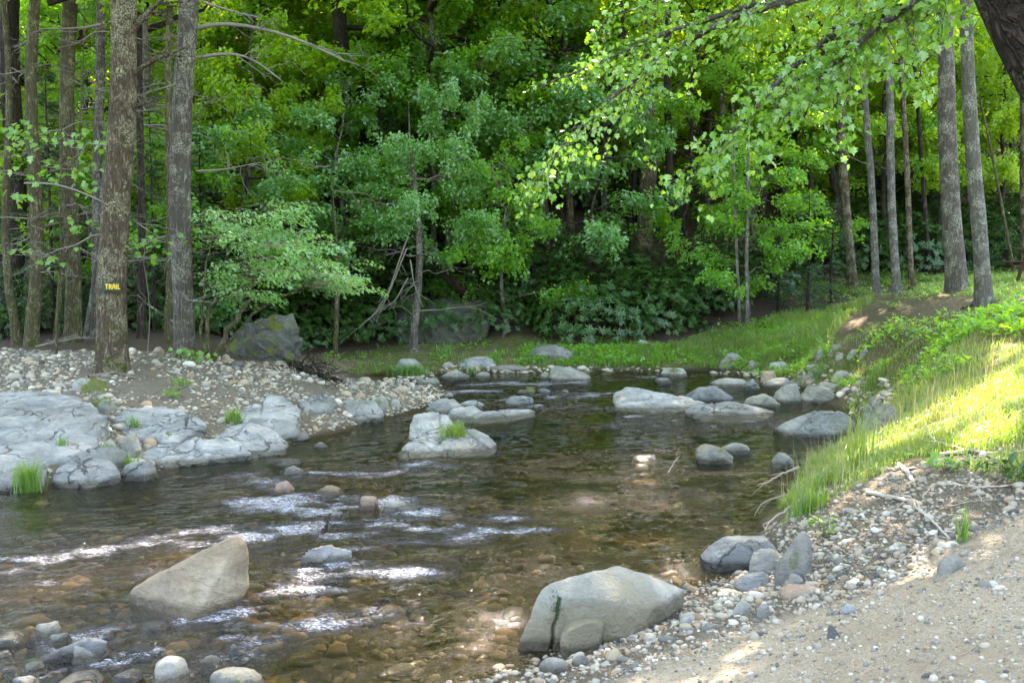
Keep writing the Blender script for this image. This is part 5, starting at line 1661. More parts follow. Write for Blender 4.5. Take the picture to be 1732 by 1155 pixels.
# canopy trees standing at the sides, mostly above the frame
for x, d, k, lab in [(-11.5, 14.5, 0, 'tall tree off the left edge of the gravel bar'), (-15, 19, 1, 'tall tree at the far left off the picture'), (10.5, 9.5, 3, 'tall tree off the right edge beyond the sandy bank'), (-17, 10, 3, 'tall tree far off the left edge'), (-11.5, 6.5, 2, 'unseen tree off the left edge across the near water, added for shade'), (-6, -13, 0, 'unseen tree behind the viewpoint on the left, added to block sky'), (9, -11, 1, 'unseen tree behind the viewpoint on the right, added to block sky'),
                     (17, -6, 2, 'unseen tree on the slope right behind the viewpoint, added to block sky'), (16, 3, 0, 'tall tree up the right slope off the picture')]:  # viewpoint and near-water trees are unseen, added to hold back sky light
    c = CAN[k]
    place('canopy_tree', lab, 'tree', None, (x, d, HZ(x, d)), [('trunk', c[1]), ('crown', c[0])], k * 1.3, .95, .85)

# ------------------------------------------------------------------ rhododendrons
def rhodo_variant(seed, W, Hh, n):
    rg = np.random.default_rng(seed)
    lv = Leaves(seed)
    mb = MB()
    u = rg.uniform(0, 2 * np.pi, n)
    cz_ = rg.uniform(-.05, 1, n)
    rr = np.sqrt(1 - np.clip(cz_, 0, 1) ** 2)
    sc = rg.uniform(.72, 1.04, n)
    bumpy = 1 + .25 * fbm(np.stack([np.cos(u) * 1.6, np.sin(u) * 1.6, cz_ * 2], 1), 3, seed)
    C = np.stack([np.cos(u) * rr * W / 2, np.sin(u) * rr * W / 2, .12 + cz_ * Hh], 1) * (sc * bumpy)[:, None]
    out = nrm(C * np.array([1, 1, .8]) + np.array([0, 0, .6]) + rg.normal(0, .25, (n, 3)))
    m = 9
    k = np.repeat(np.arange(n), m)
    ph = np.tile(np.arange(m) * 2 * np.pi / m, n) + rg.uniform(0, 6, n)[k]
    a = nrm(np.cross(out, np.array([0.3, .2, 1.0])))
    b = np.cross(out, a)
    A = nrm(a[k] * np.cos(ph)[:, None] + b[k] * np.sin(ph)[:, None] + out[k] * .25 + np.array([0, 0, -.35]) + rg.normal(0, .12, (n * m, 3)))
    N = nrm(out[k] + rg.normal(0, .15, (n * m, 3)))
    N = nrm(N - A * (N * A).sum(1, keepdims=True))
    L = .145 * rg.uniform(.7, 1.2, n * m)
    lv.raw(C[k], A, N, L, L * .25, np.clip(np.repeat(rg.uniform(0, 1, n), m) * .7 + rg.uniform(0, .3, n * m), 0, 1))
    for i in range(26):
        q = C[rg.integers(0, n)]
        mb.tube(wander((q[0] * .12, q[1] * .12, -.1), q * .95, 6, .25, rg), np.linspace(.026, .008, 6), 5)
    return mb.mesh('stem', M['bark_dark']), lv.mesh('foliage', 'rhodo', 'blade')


RHO = [rhodo_variant(81, 2.9, 2.0, 520), rhodo_variant(82, 2.4, 2.3, 480), rhodo_variant(83, 3.4, 1.8, 560)]
ri = 0
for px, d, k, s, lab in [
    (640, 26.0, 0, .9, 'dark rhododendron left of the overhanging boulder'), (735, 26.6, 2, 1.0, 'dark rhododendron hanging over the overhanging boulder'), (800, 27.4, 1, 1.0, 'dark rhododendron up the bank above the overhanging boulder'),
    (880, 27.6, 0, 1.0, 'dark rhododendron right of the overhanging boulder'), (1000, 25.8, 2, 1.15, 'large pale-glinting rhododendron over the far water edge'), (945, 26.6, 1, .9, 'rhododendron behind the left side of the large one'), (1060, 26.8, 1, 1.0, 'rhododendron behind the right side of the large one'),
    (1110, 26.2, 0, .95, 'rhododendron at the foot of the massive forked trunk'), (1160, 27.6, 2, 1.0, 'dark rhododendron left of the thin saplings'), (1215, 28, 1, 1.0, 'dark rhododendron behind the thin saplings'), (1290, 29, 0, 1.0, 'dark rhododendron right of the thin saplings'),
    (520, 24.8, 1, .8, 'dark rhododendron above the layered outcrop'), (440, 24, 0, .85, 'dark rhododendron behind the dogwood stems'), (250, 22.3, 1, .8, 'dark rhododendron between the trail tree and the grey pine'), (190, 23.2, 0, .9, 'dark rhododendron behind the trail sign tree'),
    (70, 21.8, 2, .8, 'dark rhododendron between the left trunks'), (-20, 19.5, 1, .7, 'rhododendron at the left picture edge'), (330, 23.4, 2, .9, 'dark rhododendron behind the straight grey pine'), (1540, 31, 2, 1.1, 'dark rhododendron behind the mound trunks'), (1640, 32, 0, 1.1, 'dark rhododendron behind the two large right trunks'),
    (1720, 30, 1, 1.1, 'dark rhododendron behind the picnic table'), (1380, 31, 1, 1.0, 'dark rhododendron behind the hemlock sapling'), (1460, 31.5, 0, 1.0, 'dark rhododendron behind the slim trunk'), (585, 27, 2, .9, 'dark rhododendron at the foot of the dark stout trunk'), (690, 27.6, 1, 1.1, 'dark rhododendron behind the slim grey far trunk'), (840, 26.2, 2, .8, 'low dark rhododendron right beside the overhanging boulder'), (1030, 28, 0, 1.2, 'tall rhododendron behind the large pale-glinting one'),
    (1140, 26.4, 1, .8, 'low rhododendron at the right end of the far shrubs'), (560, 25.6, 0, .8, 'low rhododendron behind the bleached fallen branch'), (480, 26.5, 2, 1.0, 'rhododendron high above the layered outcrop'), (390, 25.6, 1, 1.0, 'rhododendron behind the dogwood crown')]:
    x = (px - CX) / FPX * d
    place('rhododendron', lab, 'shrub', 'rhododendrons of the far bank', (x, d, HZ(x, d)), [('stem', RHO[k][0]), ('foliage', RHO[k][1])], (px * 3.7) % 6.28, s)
rg = np.random.default_rng(15)
for i in range(46):
    d = rg.uniform(28.5, 44)
    x = rg.uniform(-.62, .62) * d
    k = i % 3
    if x > 5 and d < 31:
        continue
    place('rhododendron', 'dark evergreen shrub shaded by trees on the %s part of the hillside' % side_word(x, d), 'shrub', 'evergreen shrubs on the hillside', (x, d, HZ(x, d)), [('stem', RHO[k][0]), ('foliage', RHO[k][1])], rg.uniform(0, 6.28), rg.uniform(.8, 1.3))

# ------------------------------------------------------------------ hemlock sapling and small conifers
def hemlock_variant(seed, H, Rr):
    rg = np.random.default_rng(seed)
    mb = MB()
    mb.tube(wander((0, 0, -.1), (0, 0, H), 8, .08, rg), np.linspace(.05, .01, 8), 7)
    lv = Leaves(seed)
    for i in range(int(H * 17)):
        t = rg.uniform(.05, 1)
        az = rg.uniform(0, 6.28)
        L = Rr * (1.02 - t) ** .8 * rg.uniform(.6, 1.1) + .12
        d = np.array([math.cos(az), math.sin(az), rg.uniform(-.1, .3)])
        p = np.array([0, 0, t * H])
        mb.tube(np.array([p, p + d * L * .6, p + d * L + np.array([0, 0, -.15 * L])]), [.010, .007, .003], 3, cap=False)
        n = int(90 * L + 20)
        s = rg.uniform(.1, 1, n)
        P = p + d * (s * L)[:, None] + np.array([0, 0, -.15]) * (L * s ** 2)[:, None]
        sd = nrm(np.cross(d, np.array([0, 0, 1.0])))
        A = nrm(d * .5 + sd * (rg.choice([-1, 1], n) * rg.uniform(.5, 1, n))[:, None] + rg.normal(0, .35, (n, 3)))
        N = nrm(np.array([0, 0, 1.0]) + rg.normal(0, .4, (n, 3)))
        N = nrm(N - A * (N * A).sum(1, keepdims=True))
        LL = rg.uniform(.07, .15, n)
        lv.raw(P, A, N, LL, LL * .16)
    return mb.mesh('trunk', M['bark_dark']), lv.mesh('crown', 'hemlock')


HEM = [hemlock_variant(91, 3.4, 1.1), hemlock_variant(92, 5.5, 1.7)]
for px, d, k, s, lab in [(1365, 25.2, 0, 1.0, 'feathery young hemlock at the edge of the right grass'), (1315, 27, 0, .8, 'small hemlock left of the feathery one'), (1405, 26.5, 0, .9, 'small hemlock right of the feathery one'), (1185, 27, 0, .8, 'dark small hemlock left of the thin saplings'),
                         (660, 27, 1, 1.1, 'grey-green hemlock behind the slim grey trunk'), (620, 30, 1, 1.3, 'tall hemlock on the slope left of centre'), (260, 21, 1, 1.0, 'hemlock filling the gap right of the trail sign tree'), (345, 22, 1, .9, 'hemlock behind the straight grey pine'), (90, 21, 1, 1.1, 'hemlock behind the left mossy trunks'), (10, 23, 1, 1.2, 'hemlock behind the left edge trunk')]:
    x = (px - CX) / FPX * d
    place('hemlock', lab, 'tree', 'young hemlocks', (x, d, HZ(x, d)), [('trunk', HEM[k][0]), ('crown', HEM[k][1])], px % 6.28, s)

# ------------------------------------------------------------------ dogwood at the left bank, maple sapling, overhanging near tree
def path_px(pts, n=12):
    P_ = np.array([at(*q) for q in pts])
    t = np.concatenate([[0], np.cumsum(np.linalg.norm(np.diff(P_, axis=0), axis=1))])
    ti = np.linspace(0, t[-1], n)
    return np.stack([np.interp(ti, t, P_[:, c]) for c in range(3)], 1)


b0 = ground_at(357, 612)
dg = thing('dogwood', 'multi-stemmed dogwood reaching leafy sprays out over the far water', 'tree', b0)
D0 = b0[1]
stems = [([(357, 612, D0), (350, 560, D0), (352, 525, D0), (372, 500, D0 - .3), (400, 490, D0 - .6), (440, 478, D0 - .8)], .05), ([(360, 614, D0), (372, 580, D0), (398, 540, D0), (425, 505, D0 + .3), (432, 440, D0 + .5), (438, 400, D0 + .5)], .055),
         ([(358, 612, D0), (390, 575, D0 + .3), (440, 520, D0 + .6), (500, 490, D0 + .8), (570, 480, D0 + 1.0)], .035), ([(355, 612, D0), (340, 570, D0), (345, 470, D0 - .2), (360, 400, D0 - .2)], .035)]
lv = Leaves(120)
rg = np.random.default_rng(120)
for pts, r in stems:
    mb = MB()
    P_ = path_px(pts, 16) - b0
    P_[1:-1] += rg.normal(0, .02, (14, 3))
    mb.tube(P_, np.linspace(r, .012, 16), 8, noise=.006, nf=6)
    obj('stem', mb.mesh('stem', M['bark_moss']), dg)
mbt = MB()
for cx_, cy_, n, wx, wy in [(470, 405, 26, 75, 25), (400, 400, 18, 50, 25), (520, 440, 22, 55, 20), (560, 475, 20, 40, 16), (440, 455, 22, 60, 20), (380, 470, 10, 35, 22), (370, 380, 14, 40, 25), (450, 360, 12, 50, 18), (420, 500, 8, 35, 12)]:
    for i in range(n):
        c = at(cx_ + rg.normal(0, wx * .6), cy_ + rg.normal(0, wy * .6), D0 + rg.normal(.3, .7)) - b0
        az = rg.normal(-.2, .9)
        dv = np.array([math.cos(az), math.sin(az) * .9, rg.uniform(-.15, .1)])
        lv.sprays(c, dv, rg.uniform(.4, .75), rg.uniform(.18, .32), 34, .085, .6, .2, .03)
        mbt.tube(np.array([c - dv * .35 + np.array([0, 0, -.05]), c, c + dv * .5]), [.008, .006, .003], 3, cap=False)
obj('twigs', mbt.mesh('twigs', M['twig_brown']), dg)['kind'] = 'stuff'
obj('crown', lv.mesh('crown', 'leaf_blue', 'quad'), dg)

b1 = np.array([(95 - CX) / FPX * 16.2, 16.2, 0])
b1[2] = HZ(b1[0], b1[1])
ms = thing('maple_sapling', 'slender young maple with bright leaves between the left trunks', 'tree', b1)
mb = MB()
rg = np.random.default_rng(131)
mp_ = path_px([(95, 590, 16.2), (98, 500, 16.2), (104, 420, 16.2), (100, 330, 16.2), (106, 250, 16.2), (100, 180, 16.2)], 14) - b1
mp_[0, 2] -= .2
mb.tube(mp_, np.linspace(.025, .008, 14), 7)
lv = Leaves(131)
for tx, ty, n in [(40, 235, 7), (20, 215, 5), (70, 225, 6), (120, 235, 6), (160, 235, 5), (140, 265, 6), (110, 290, 6), (140, 310, 6), (90, 300, 5), (150, 330, 4), (170, 245, 4), (60, 300, 4), (120, 380, 5), (150, 390, 4), (20, 250, 5), (45, 420, 3), (95, 440, 3), (30, 330, 4), (165, 420, 3)]:
    e = at(tx, ty, 16.2 + rg.normal(0, .5)) - b1
    j = int(np.argmin(np.linalg.norm(mp_ - (e + np.array([0, 0, -.25])), axis=1)))
    bp = wander(mp_[j], e, 6, .08, rg)
    mb.tube(bp, np.linspace(.009, .003, 6), 4)
    m = n * 2
    P = e + rg.normal(0, 1, (m, 3)) * np.array([.20, .20, .10])
    A = nrm(np.stack([rg.normal(0, .8, m), rg.normal(-.3, .6, m), rg.normal(-.6, .3, m)], 1))
    N = nrm(np.array([0, -.45, 1.0]) + rg.normal(0, .35, (m, 3)))
    N = nrm(N - A * (N * A).sum(1, keepdims=True))
    L = rg.uniform(.09, .15, m)
    lv.raw(P, A, N, L, L * .9)
obj('trunk', mb.mesh('trunk', M['bark_moss']), ms)
obj('crown', lv.mesh('crown', 'leaf_near', 'maple'), ms)

# small seedling maples near the grey pine
for i, (px, py, d, w, lab) in enumerate([(245, 415, 15.2, .35, 'maple twig with bright leaves right of the trail sign tree'), (318, 605, 15.9, .22, 'tiny bright seedling at the grey pine foot')]):
    e = at(px, py, d)
    gz_ = HZ(e[0], e[1])
    t = thing('maple_seedling', lab, 'plant', (e[0], e[1], gz_))
    mb = MB()
    hgt = max(e[2] - gz_, .12)
    mb.tube(wander((0, 0, -.05), (0, 0, hgt), 8, .1, rg), np.linspace(.012, .004, 8), 5)
    lv = Leaves(140 + i)
    m = 36
    P = np.array([0, 0, hgt]) + rg.normal(0, 1, (m, 3)) * np.array([w, w * .6, w * .35])
    P[:, 2] = np.maximum(P[:, 2], .05)
    A = nrm(np.stack([rg.normal(0, .8, m), rg.normal(-.3, .6, m), rg.normal(-.5, .3, m)], 1))
    N = nrm(np.array([0, -.4, 1.0]) + rg.normal(0, .35, (m, 3)))
    N = nrm(N - A * (N * A).sum(1, keepdims=True))
    L = rg.uniform(.06, .12, m)
    lv.raw(P, A, N, L, L * .9)
    obj('stem', mb.mesh('stem', M['twig_brown']), t)
    obj('foliage', lv.mesh('foliage', 'leaf_near', 'maple'), t)

# near leaning tree at the upper right with overhanging branches
nb_ = np.array([4.60, 5.2, HZ(4.60, 5.2)])
nt = thing('leaning_tree', 'big dark-barked trunk leaning in at the upper right corner', 'tree', nb_)
mb = MB()
zz = np.concatenate([np.linspace(-.3, 6, 60), np.linspace(6, 13, 20)[1:]])
path = np.stack([-.50 * np.clip(zz, 0, 5) - .15 * np.clip(zz - 5, 0, None), .08 * zz, zz], 1)
mb.tube(path, np.interp(zz, [0, 4, 13], [.34, .25, .06]), 28, noise=.035, seed=4, nf=3.0, flare=(.4, .5, 5))
obj('trunk', mb.mesh('trunk', M['bark_near']), nt)
cm = canopy_crown(77, 7, 24, 4.8, 420, 90, .16, 'leaf_mid')[0]  # crown above view, made dense and shifted forward to shade the sand
obj('crown', cm, nt, (-2.0, 4.6, 2.4), (0, 0, 1.0), (1.25, 1.1, .62))
LIMBS = [
    [(1990, -420, 6.2), (1700, -180, 7.2), (1480, -40, 8.2), (1310, 5, 8.8), (1225, 35, 9.2), (1120, 95, 9.6), (1030, 170, 9.8), (960, 240, 10.0), (900, 320, 10.2)],
    [(1900, -380, 6.4), (1650, -120, 7.0), (1520, 0, 7.6), (1400, 60, 8.0), (1300, 150, 8.2), (1240, 215, 8.3), (1190, 270, 8.4)],
    [(1900, -420, 6.6), (1600, -160, 8.2), (1400, -30, 9.0), (1250, 20, 9.6), (1120, 60, 10.0), (1010, 110, 10.3), (915, 150, 10.5)],
    [(1990, -380, 5.9), (1760, -120, 6.6), (1600, -20, 7.2), (1480, 60, 7.6), (1400, 130, 7.8), (1360, 200, 8.0)],
    [(1850, -400, 6.8), (1500, -200, 9.0), (1300, -80, 10.0), (1150, 0, 10.6), (1020, 40, 11)],
]
singles_left = 290
leaf_tpl_me = None
tv, tt = TPL['maple']
LEAFME = [mesh_np('leaf', tv * np.array([1, w, w]), tt, False, M['leaf_near'], {'rnd': np.full(len(tv), c)}) for w, c in ((.92, .2), (.85, .5), (.95, .8), (.8, .95))]
for li, pts in enumerate(LIMBS):
    rg = np.random.default_rng(200 + li)
    P_ = path_px(pts, 40) - nb_
    P_[1:-1] += np.cumsum(rg.normal(0, .006, (38, 3)), 0)
    P_[0] = path[np.argmin(np.abs(zz - (P_[0, 2])))]
    mb = MB()
    mb.tube(P_, np.linspace(.07, .008, 40), 8, noise=.006, nf=5)
    lv = Leaves(200 + li)
    j0 = 12
    for i in range(38):
        j = rg.integers(j0, 40)
        ax_ = nrm(P_[min(j + 1, 39)] - P_[j - 1])
        dv = nrm(ax_ * .7 + np.array([rg.normal(-.1, .7), rg.normal(0, .7), rg.normal(-.25, .25)]))
        L = rg.uniform(.35, 1.0) * (1.0 if j < 34 else .6)
        tw = wander(P_[j], P_[j] + dv * L + np.array([0, 0, -.10 * L]), 6, .07, rg)
        mb.tube(tw, np.linspace(.006, .002, 6), 4)
        m = int(12 + 22 * L)
        s = rg.uniform(.1, 1, m)
        k5 = s * 4.99
        jj = k5.astype(int)
        P = tw[jj] + (tw[jj + 1] - tw[jj]) * (k5 - jj)[:, None] + rg.normal(0, .075, (m, 3)) * np.array([1, 1, .6])
        A = nrm(dv * .6 + rg.normal(0, .6, (m, 3)) + np.array([0, 0, -.55]))
        N = nrm(np.array([0, -.35, 1.0]) + rg.normal(0, .45, (m, 3)))
        N = nrm(N - A * (N * A).sum(1, keepdims=True))
        LL = rg.uniform(.045, .08, m)
        lv.raw(P, A, N, LL, LL * .9)
    br = obj('branch', mb.mesh('branch', M['bark_grey']), nt)
    P, A, N, L, W, C = lv.arrays()
    wp = P + nb_
    px_ = CX + FPX * wp[:, 0] / wp[:, 1]
    py_ = HORIZON + FPX * (CAM_H - wp[:, 2]) / wp[:, 1]
    vis = (px_ > 0) & (px_ < 1732) & (py_ > 5)
    score = np.where(vis, L / wp[:, 1], 0)
    pick = np.argsort(-score)[:58]
    for i in pick:
        S_ = np.cross(A[i], N[i])
        mt = Matrix((tuple(A[i]) , tuple(S_), tuple(N[i]))).transposed().to_4x4()
        mt = Matrix.Translation(Vector(P[i])) @ mt @ Matrix.Scale(float(L[i]), 4)
        o = obj('leaf', LEAFME[int(rg.integers(0, 4))], br)
        o.matrix_local = mt
    sel = np.ones(len(P), bool)
    sel[pick] = False
    fo = obj('foliage', lv.mesh('foliage', 'leaf_near', 'maple', sel), br)
    fo['kind'] = 'stuff'

# ------------------------------------------------------------------ grass
def blades(P, Hh, W, lean, seed, mat='grass', bias=None):
    """curved blades: 5 vertices, 3 triangles each; returns mesh arrays"""
    r = np.random.default_rng(seed)
    n = len(P)
    az = r.uniform(0, 2 * np.pi, n)
    ld = np.stack([np.cos(az), np.sin(az), 0 * az], 1) * (lean * r.uniform(.2, 1.3, n))[:, None]
    if bias is not None:
        ld = ld + np.asarray(bias)
    sd = np.stack([-np.sin(az + r.normal(0, .8, n)), np.cos(az), 0 * az], 1)
    sd = nrm(sd)
    H_ = (Hh * r.uniform(.6, 1.3, n))[:, None]
    w = (W * r.uniform(.7, 1.3, n))[:, None] / 2
    mid = P + np.array([0, 0, 1.0]) * H_ * .58 + ld * H_ * .28
    tip = P + np.array([0, 0, 1.0]) * H_ * (1 - .25 * np.linalg.norm(ld, axis=1, keepdims=True)) + ld * H_
    V = np.stack([P - sd * w, P + sd * w, mid - sd * w * .8, mid + sd * w * .8, tip], 1).reshape(-1, 3)
    T = (np.array([(0, 1, 3), (0, 3, 2), (2, 3, 4)])[None] + (np.arange(n) * 5)[:, None, None]).reshape(-1, 3)
    c = np.clip(.5 * r.uniform(0, 1, n) + .5 * (.5 + .7 * fbm(P * 1.3, 2, 5)), 0, 1)
    return V, T, np.repeat(c, 5)


def grass_obj(parts, mat='grass'):
    V, T, C, o = [], [], [], 0
    for v, t, c in parts:
        V.append(v); T.append(t + o); C.append(c)
        o += len(v)
    return mesh_np('grass', np.concatenate(V), np.concatenate(T), False, M[mat], {'rnd': np.concatenate(C)})


def on_ground(q, dz=-.01):
    return np.stack([q[:, 0], q[:, 1], _hz(q[:, 0], q[:, 1]) + dz], 1)


def clumpy(q, sc, th, seed):
    return q[fbm(xy0(q[:, 0], q[:, 1], sc), 3, seed) > th]


rg = np.random.default_rng(300)
# sunny near ridge
Z_RIDGE = poly((1325, 862), (1350, 800), (1440, 748), (1480, 700), (1560, 650), (1732, 590), (6.6, 10.5, 0), (5.4, 6.9, 0), (1732, 752), (1640, 768), (1540, 772), (1480, 806), (1420, 836), (1360, 868))
q1 = clumpy(scatter(30000, Z_RIDGE, 21), 2.2, -.38, 3)
Z_MOUND = poly((1470, 702), (1425, 655), (1390, 600), (1450, 560), (1560, 545), (1732, 520), (9, 12, 0), (1732, 600), (1560, 655))
q2 = clumpy(scatter(16000, Z_MOUND, 22), 1.1, -.08, 4)
Z_FARG = poly((1080, 622), (1200, 620), (1262, 630), (1335, 636), (1420, 655), (1390, 600), (1420, 555), (1480, 505), (1380, 535), (1200, 560), (1130, 590))
q3 = clumpy(scatter(20000, Z_FARG, 23), .9, -.25, 6)
Z_FARM = poly((820, 612), (860, 624), (900, 624), (1000, 622), (1100, 624), (1130, 592), (1000, 592), (880, 592))
q4 = np.concatenate([clumpy(scatter(8000, Z_FARM, 24), .9, -.12, 7), clumpy(scatter(5000, Z_MOSS, 63), 1.1, .16, 17)])
Z_TOP = poly((1560, 495), (1690, 515), (1732, 525), (9.5, 17, 0), (14, 22, 0), (9, 25, 0), (5, 26, 0), (1480, 492))
q5 = clumpy(scatter(9000, Z_TOP, 25), .7, .0, 8)
Z_BACKR = poly((1620, 790), (1732, 740), (5.6, 7.0, 0), (5.2, 6.2, 0), (1732, 830))
q6 = clumpy(scatter(2600, Z_BACKR, 26), 2.0, .02, 9)
_rb = np.random.default_rng(71)
q2 = q2[(sdf(Z_BARE, q2[:, 0], q2[:, 1]) < -.1) | (_rb.uniform(0, 1, len(q2)) < .25)]
q5 = q5[(sdf(Z_BARE, q5[:, 0], q5[:, 1]) < -.1) | (_rb.uniform(0, 1, len(q5)) < .3)]
q3 = q3[(sdf(Z_BARE, q3[:, 0], q3[:, 1]) < -.1) | (_rb.uniform(0, 1, len(q3)) < .3)]
for q, h, w, ln, lab, sd_ in [(q1, .15, .007, .8, 'sunlit yellow-green grass on the near right bank', 31), (q2, .12, .009, .9, 'shaded green grass on the side of the mound', 32), (q3, .22, .013, .8, 'green grass on the far right bank by the water', 33),
                              (q4, .16, .014, .5, 'short grass tufts on the mossy far bank', 34), (q5, .10, .012, .6, 'sparse grass on top of the mound under the trees', 35), (q6, .13, .008, .6, 'low grass at the right edge above the sand', 36)]:
    P = on_ground(q)
    P = P[P[:, 2] > .01]
    hh = h * np.clip(.9 + 1.1 * fbm(P * 1.1, 3, sd_), .35, 2.0)
    tag(obj('grass', grass_obj([blades(P, hh, w, ln, sd_)])), lab, 'grass', kind='stuff')
# dry seed stems on the ridge
qd = scatter(900, Z_RIDGE, 27)
tag(obj('dry_grass', grass_obj([blades(on_ground(qd), .42, .004, .45, 37)], 'dry_grass')), 'thin dry seed stems among the sunlit grass', 'grass', kind='stuff')
# low weeds on the mound (small round leaves)
lv = Leaves(330)
qw = on_ground(np.concatenate([clumpy(scatter(2600, Z_MOUND, 28), 1.2, .0, 11), clumpy(scatter(1800, Z_FARG, 29), 1.0, .05, 12), clumpy(scatter(500, Z_TOP, 30), 1.0, .05, 13), clumpy(scatter(1500, Z_FARM, 61), 1.4, .02, 14), clumpy(scatter(700, Z_MOSS, 62), 1.2, .12, 15)]), .02)
qw = qw[(sdf(Z_BARE, qw[:, 0], qw[:, 1]) < -.1) | (_rb.uniform(0, 1, len(qw)) < .35)]
qw = qw[_rb.uniform(0, 1, len(qw)) < .65]
m = 5
k = np.repeat(np.arange(len(qw)), m)
r_ = np.random.default_rng(331)
A = nrm(np.stack([r_.normal(0, 1, len(k)), r_.normal(0, 1, len(k)), r_.uniform(0, .7, len(k))], 1))
N = nrm(np.array([0, 0, 1.0]) + r_.normal(0, .3, (len(k), 3)))
N = nrm(N - A * (N * A).sum(1, keepdims=True))
L = r_.uniform(.05, .13, len(k))
lv.raw(qw[k] + np.stack([r_.normal(0, .05, len(k)), r_.normal(0, .05, len(k)), r_.uniform(0, .14, len(k))], 1), A, N, L, L * .55)
tag(obj('weeds', lv.mesh('weeds', 'leaf_mid', 'quad')), 'low broad-leaved weeds among the bank grass', 'weeds', kind='stuff')

# individual tufts
for px, py, n, h, w, spread, lab, wat in [
    (48, 822, 240, .34, .008, .12, 'bright grass clump growing from the left waterline slab', .06), (770, 738, 260, .26, .010, .16, 'grass tuft on top of the midstream outcrop', .14), (695, 632, 420, .30, .014, .38, 'bright grass clump on the far left waterline', .05),
    (396, 716, 140, .22, .010, .12, 'small grass tuft beside the flat lavender slab', .0), (222, 792, 150, .22, .008, .12, 'grass tuft in the crack of the left shore slabs', .05), (228, 732, 70, .24, .008, .08, 'thin tuft beside the shadowed grey slab', .0),
    (190, 770, 90, .14, .008, .12, 'low tuft in the crevice above the white rounded rock', .0), (305, 652, 90, .14, .010, .16, 'small tuft on the gravel below the trail tree', .0), (1455, 790, 60, .70, .007, .13, 'tall rush clump at the edge of the sunny bank', .0),
    (1365, 868, 170, .24, .007, .15, 'grass tuft overhanging the exposed roots', .0), (1628, 916, 30, .24, .007, .04, 'lone grass sprig in the gravel by the dead branch', .0), (945, 622, 160, .22, .013, .2, 'bright tuft before the rounded far boulder', .0),
    (798, 630, 60, .22, .012, .1, 'thin tuft among the far shore rocks', .03), (1040, 618, 130, .25, .013, .25, 'grass tuft right of the rounded far boulder', .0), (555, 618, 40, .22, .012, .12, 'small tuft by the driftwood at the bar end', .0),
    (105, 745, 40, .10, .008, .06, 'tiny tuft in a hollow of the big bedrock slab', .46), (1385, 640, 120, .26, .010, .2, 'grass tuft between stones under the mound', .0), (1475, 655, 120, .28, .010, .2, 'dark green tuft at the foot of the mound', .0)]:
    g = ground_at(px, py)
    if wat:
        g = atz(px, py, wat)
    r_ = np.random.default_rng(px)
    q = r_.normal(0, spread * .55, (n, 2))
    if wat:
        P = np.stack([q[:, 0], q[:, 1] * .6, np.full(n, -.06)], 1)
    else:
        P = np.stack([q[:, 0], q[:, 1] * .6, _hz(g[0] + q[:, 0], g[1] + q[:, 1] * .6) - g[2] - .01], 1)
    o = obj('grass_tuft', grass_obj([blades(P, np.full(n, h), w, .45, px)]), None, g)
    tag(o, lab, 'grass tuft', 'single grass tufts')

# moss in the crack of the big boulder
r_ = np.random.default_rng(1234)
n = 160
P = np.stack([.235 + .018 * r_.normal(0, 1, n), r_.uniform(.03, .075, n), .235 + .04 * r_.normal(0, 1, n)], 1)
P[:, 1] += (P[:, 2] - .1) * .20
bo_ = bpy.data.objects['boulder.001']
mo = obj('moss', mesh_np('moss', *blades(P, np.full(n, .016), .006, 1.2, 77)[:2], False, M['rhodo'], {'rnd': np.repeat(r_.uniform(0, .5, n), 5)}), bo_)

# ferns and bright undergrowth behind the right trees
lv = Leaves(400)
rg = np.random.default_rng(400)
zf = poly((1480, 495), (1545, 480), (1600, 474), (9, 21, 0), (15, 22, 0), (17, 30, 0), (8, 33, 0), (8.5, 28, 0))
qf = on_ground(scatter(330, zf, 41))
nf_ = 7
for i in range(len(qf)):
    az = rg.uniform(0, 6.28, nf_)
    dv = np.stack([np.cos(az), np.sin(az), rg.uniform(.4, 1.0, nf_)], 1)
    lv.sprays(np.repeat(qf[i:i + 1], nf_, 0), dv, rg.uniform(.35, .65), .10, 12, .10, .3, .5, .01, .25)
tag(obj('ferns', lv.mesh('ferns', 'fern')), 'sunlit ferns covering the ground behind the right trees', 'ferns', kind='stuff')
for i, (px, py, n, lab) in enumerate([(302, 672, 8, 'small bright fern on the gravel behind the big slab'), (1205 + 55, 610, 9, 'fern at the far right waterline'), (1545, 565, 12, 'fern on the side of the mound')]):
    g = ground_at(px, py)
    lv = Leaves(410 + i)
    az = rg.uniform(0, 6.28, n)
    dv = np.stack([np.cos(az), np.sin(az), rg.uniform(.5, 1.0, n)], 1)
    lv.sprays(np.zeros((n, 3)), dv, rg.uniform(.28, .4), .07, 26, .06, .3, .5, .008, .2)
    tag(obj('fern', lv.mesh('fern', 'fern'), None, g), lab, 'fern', 'small ferns')
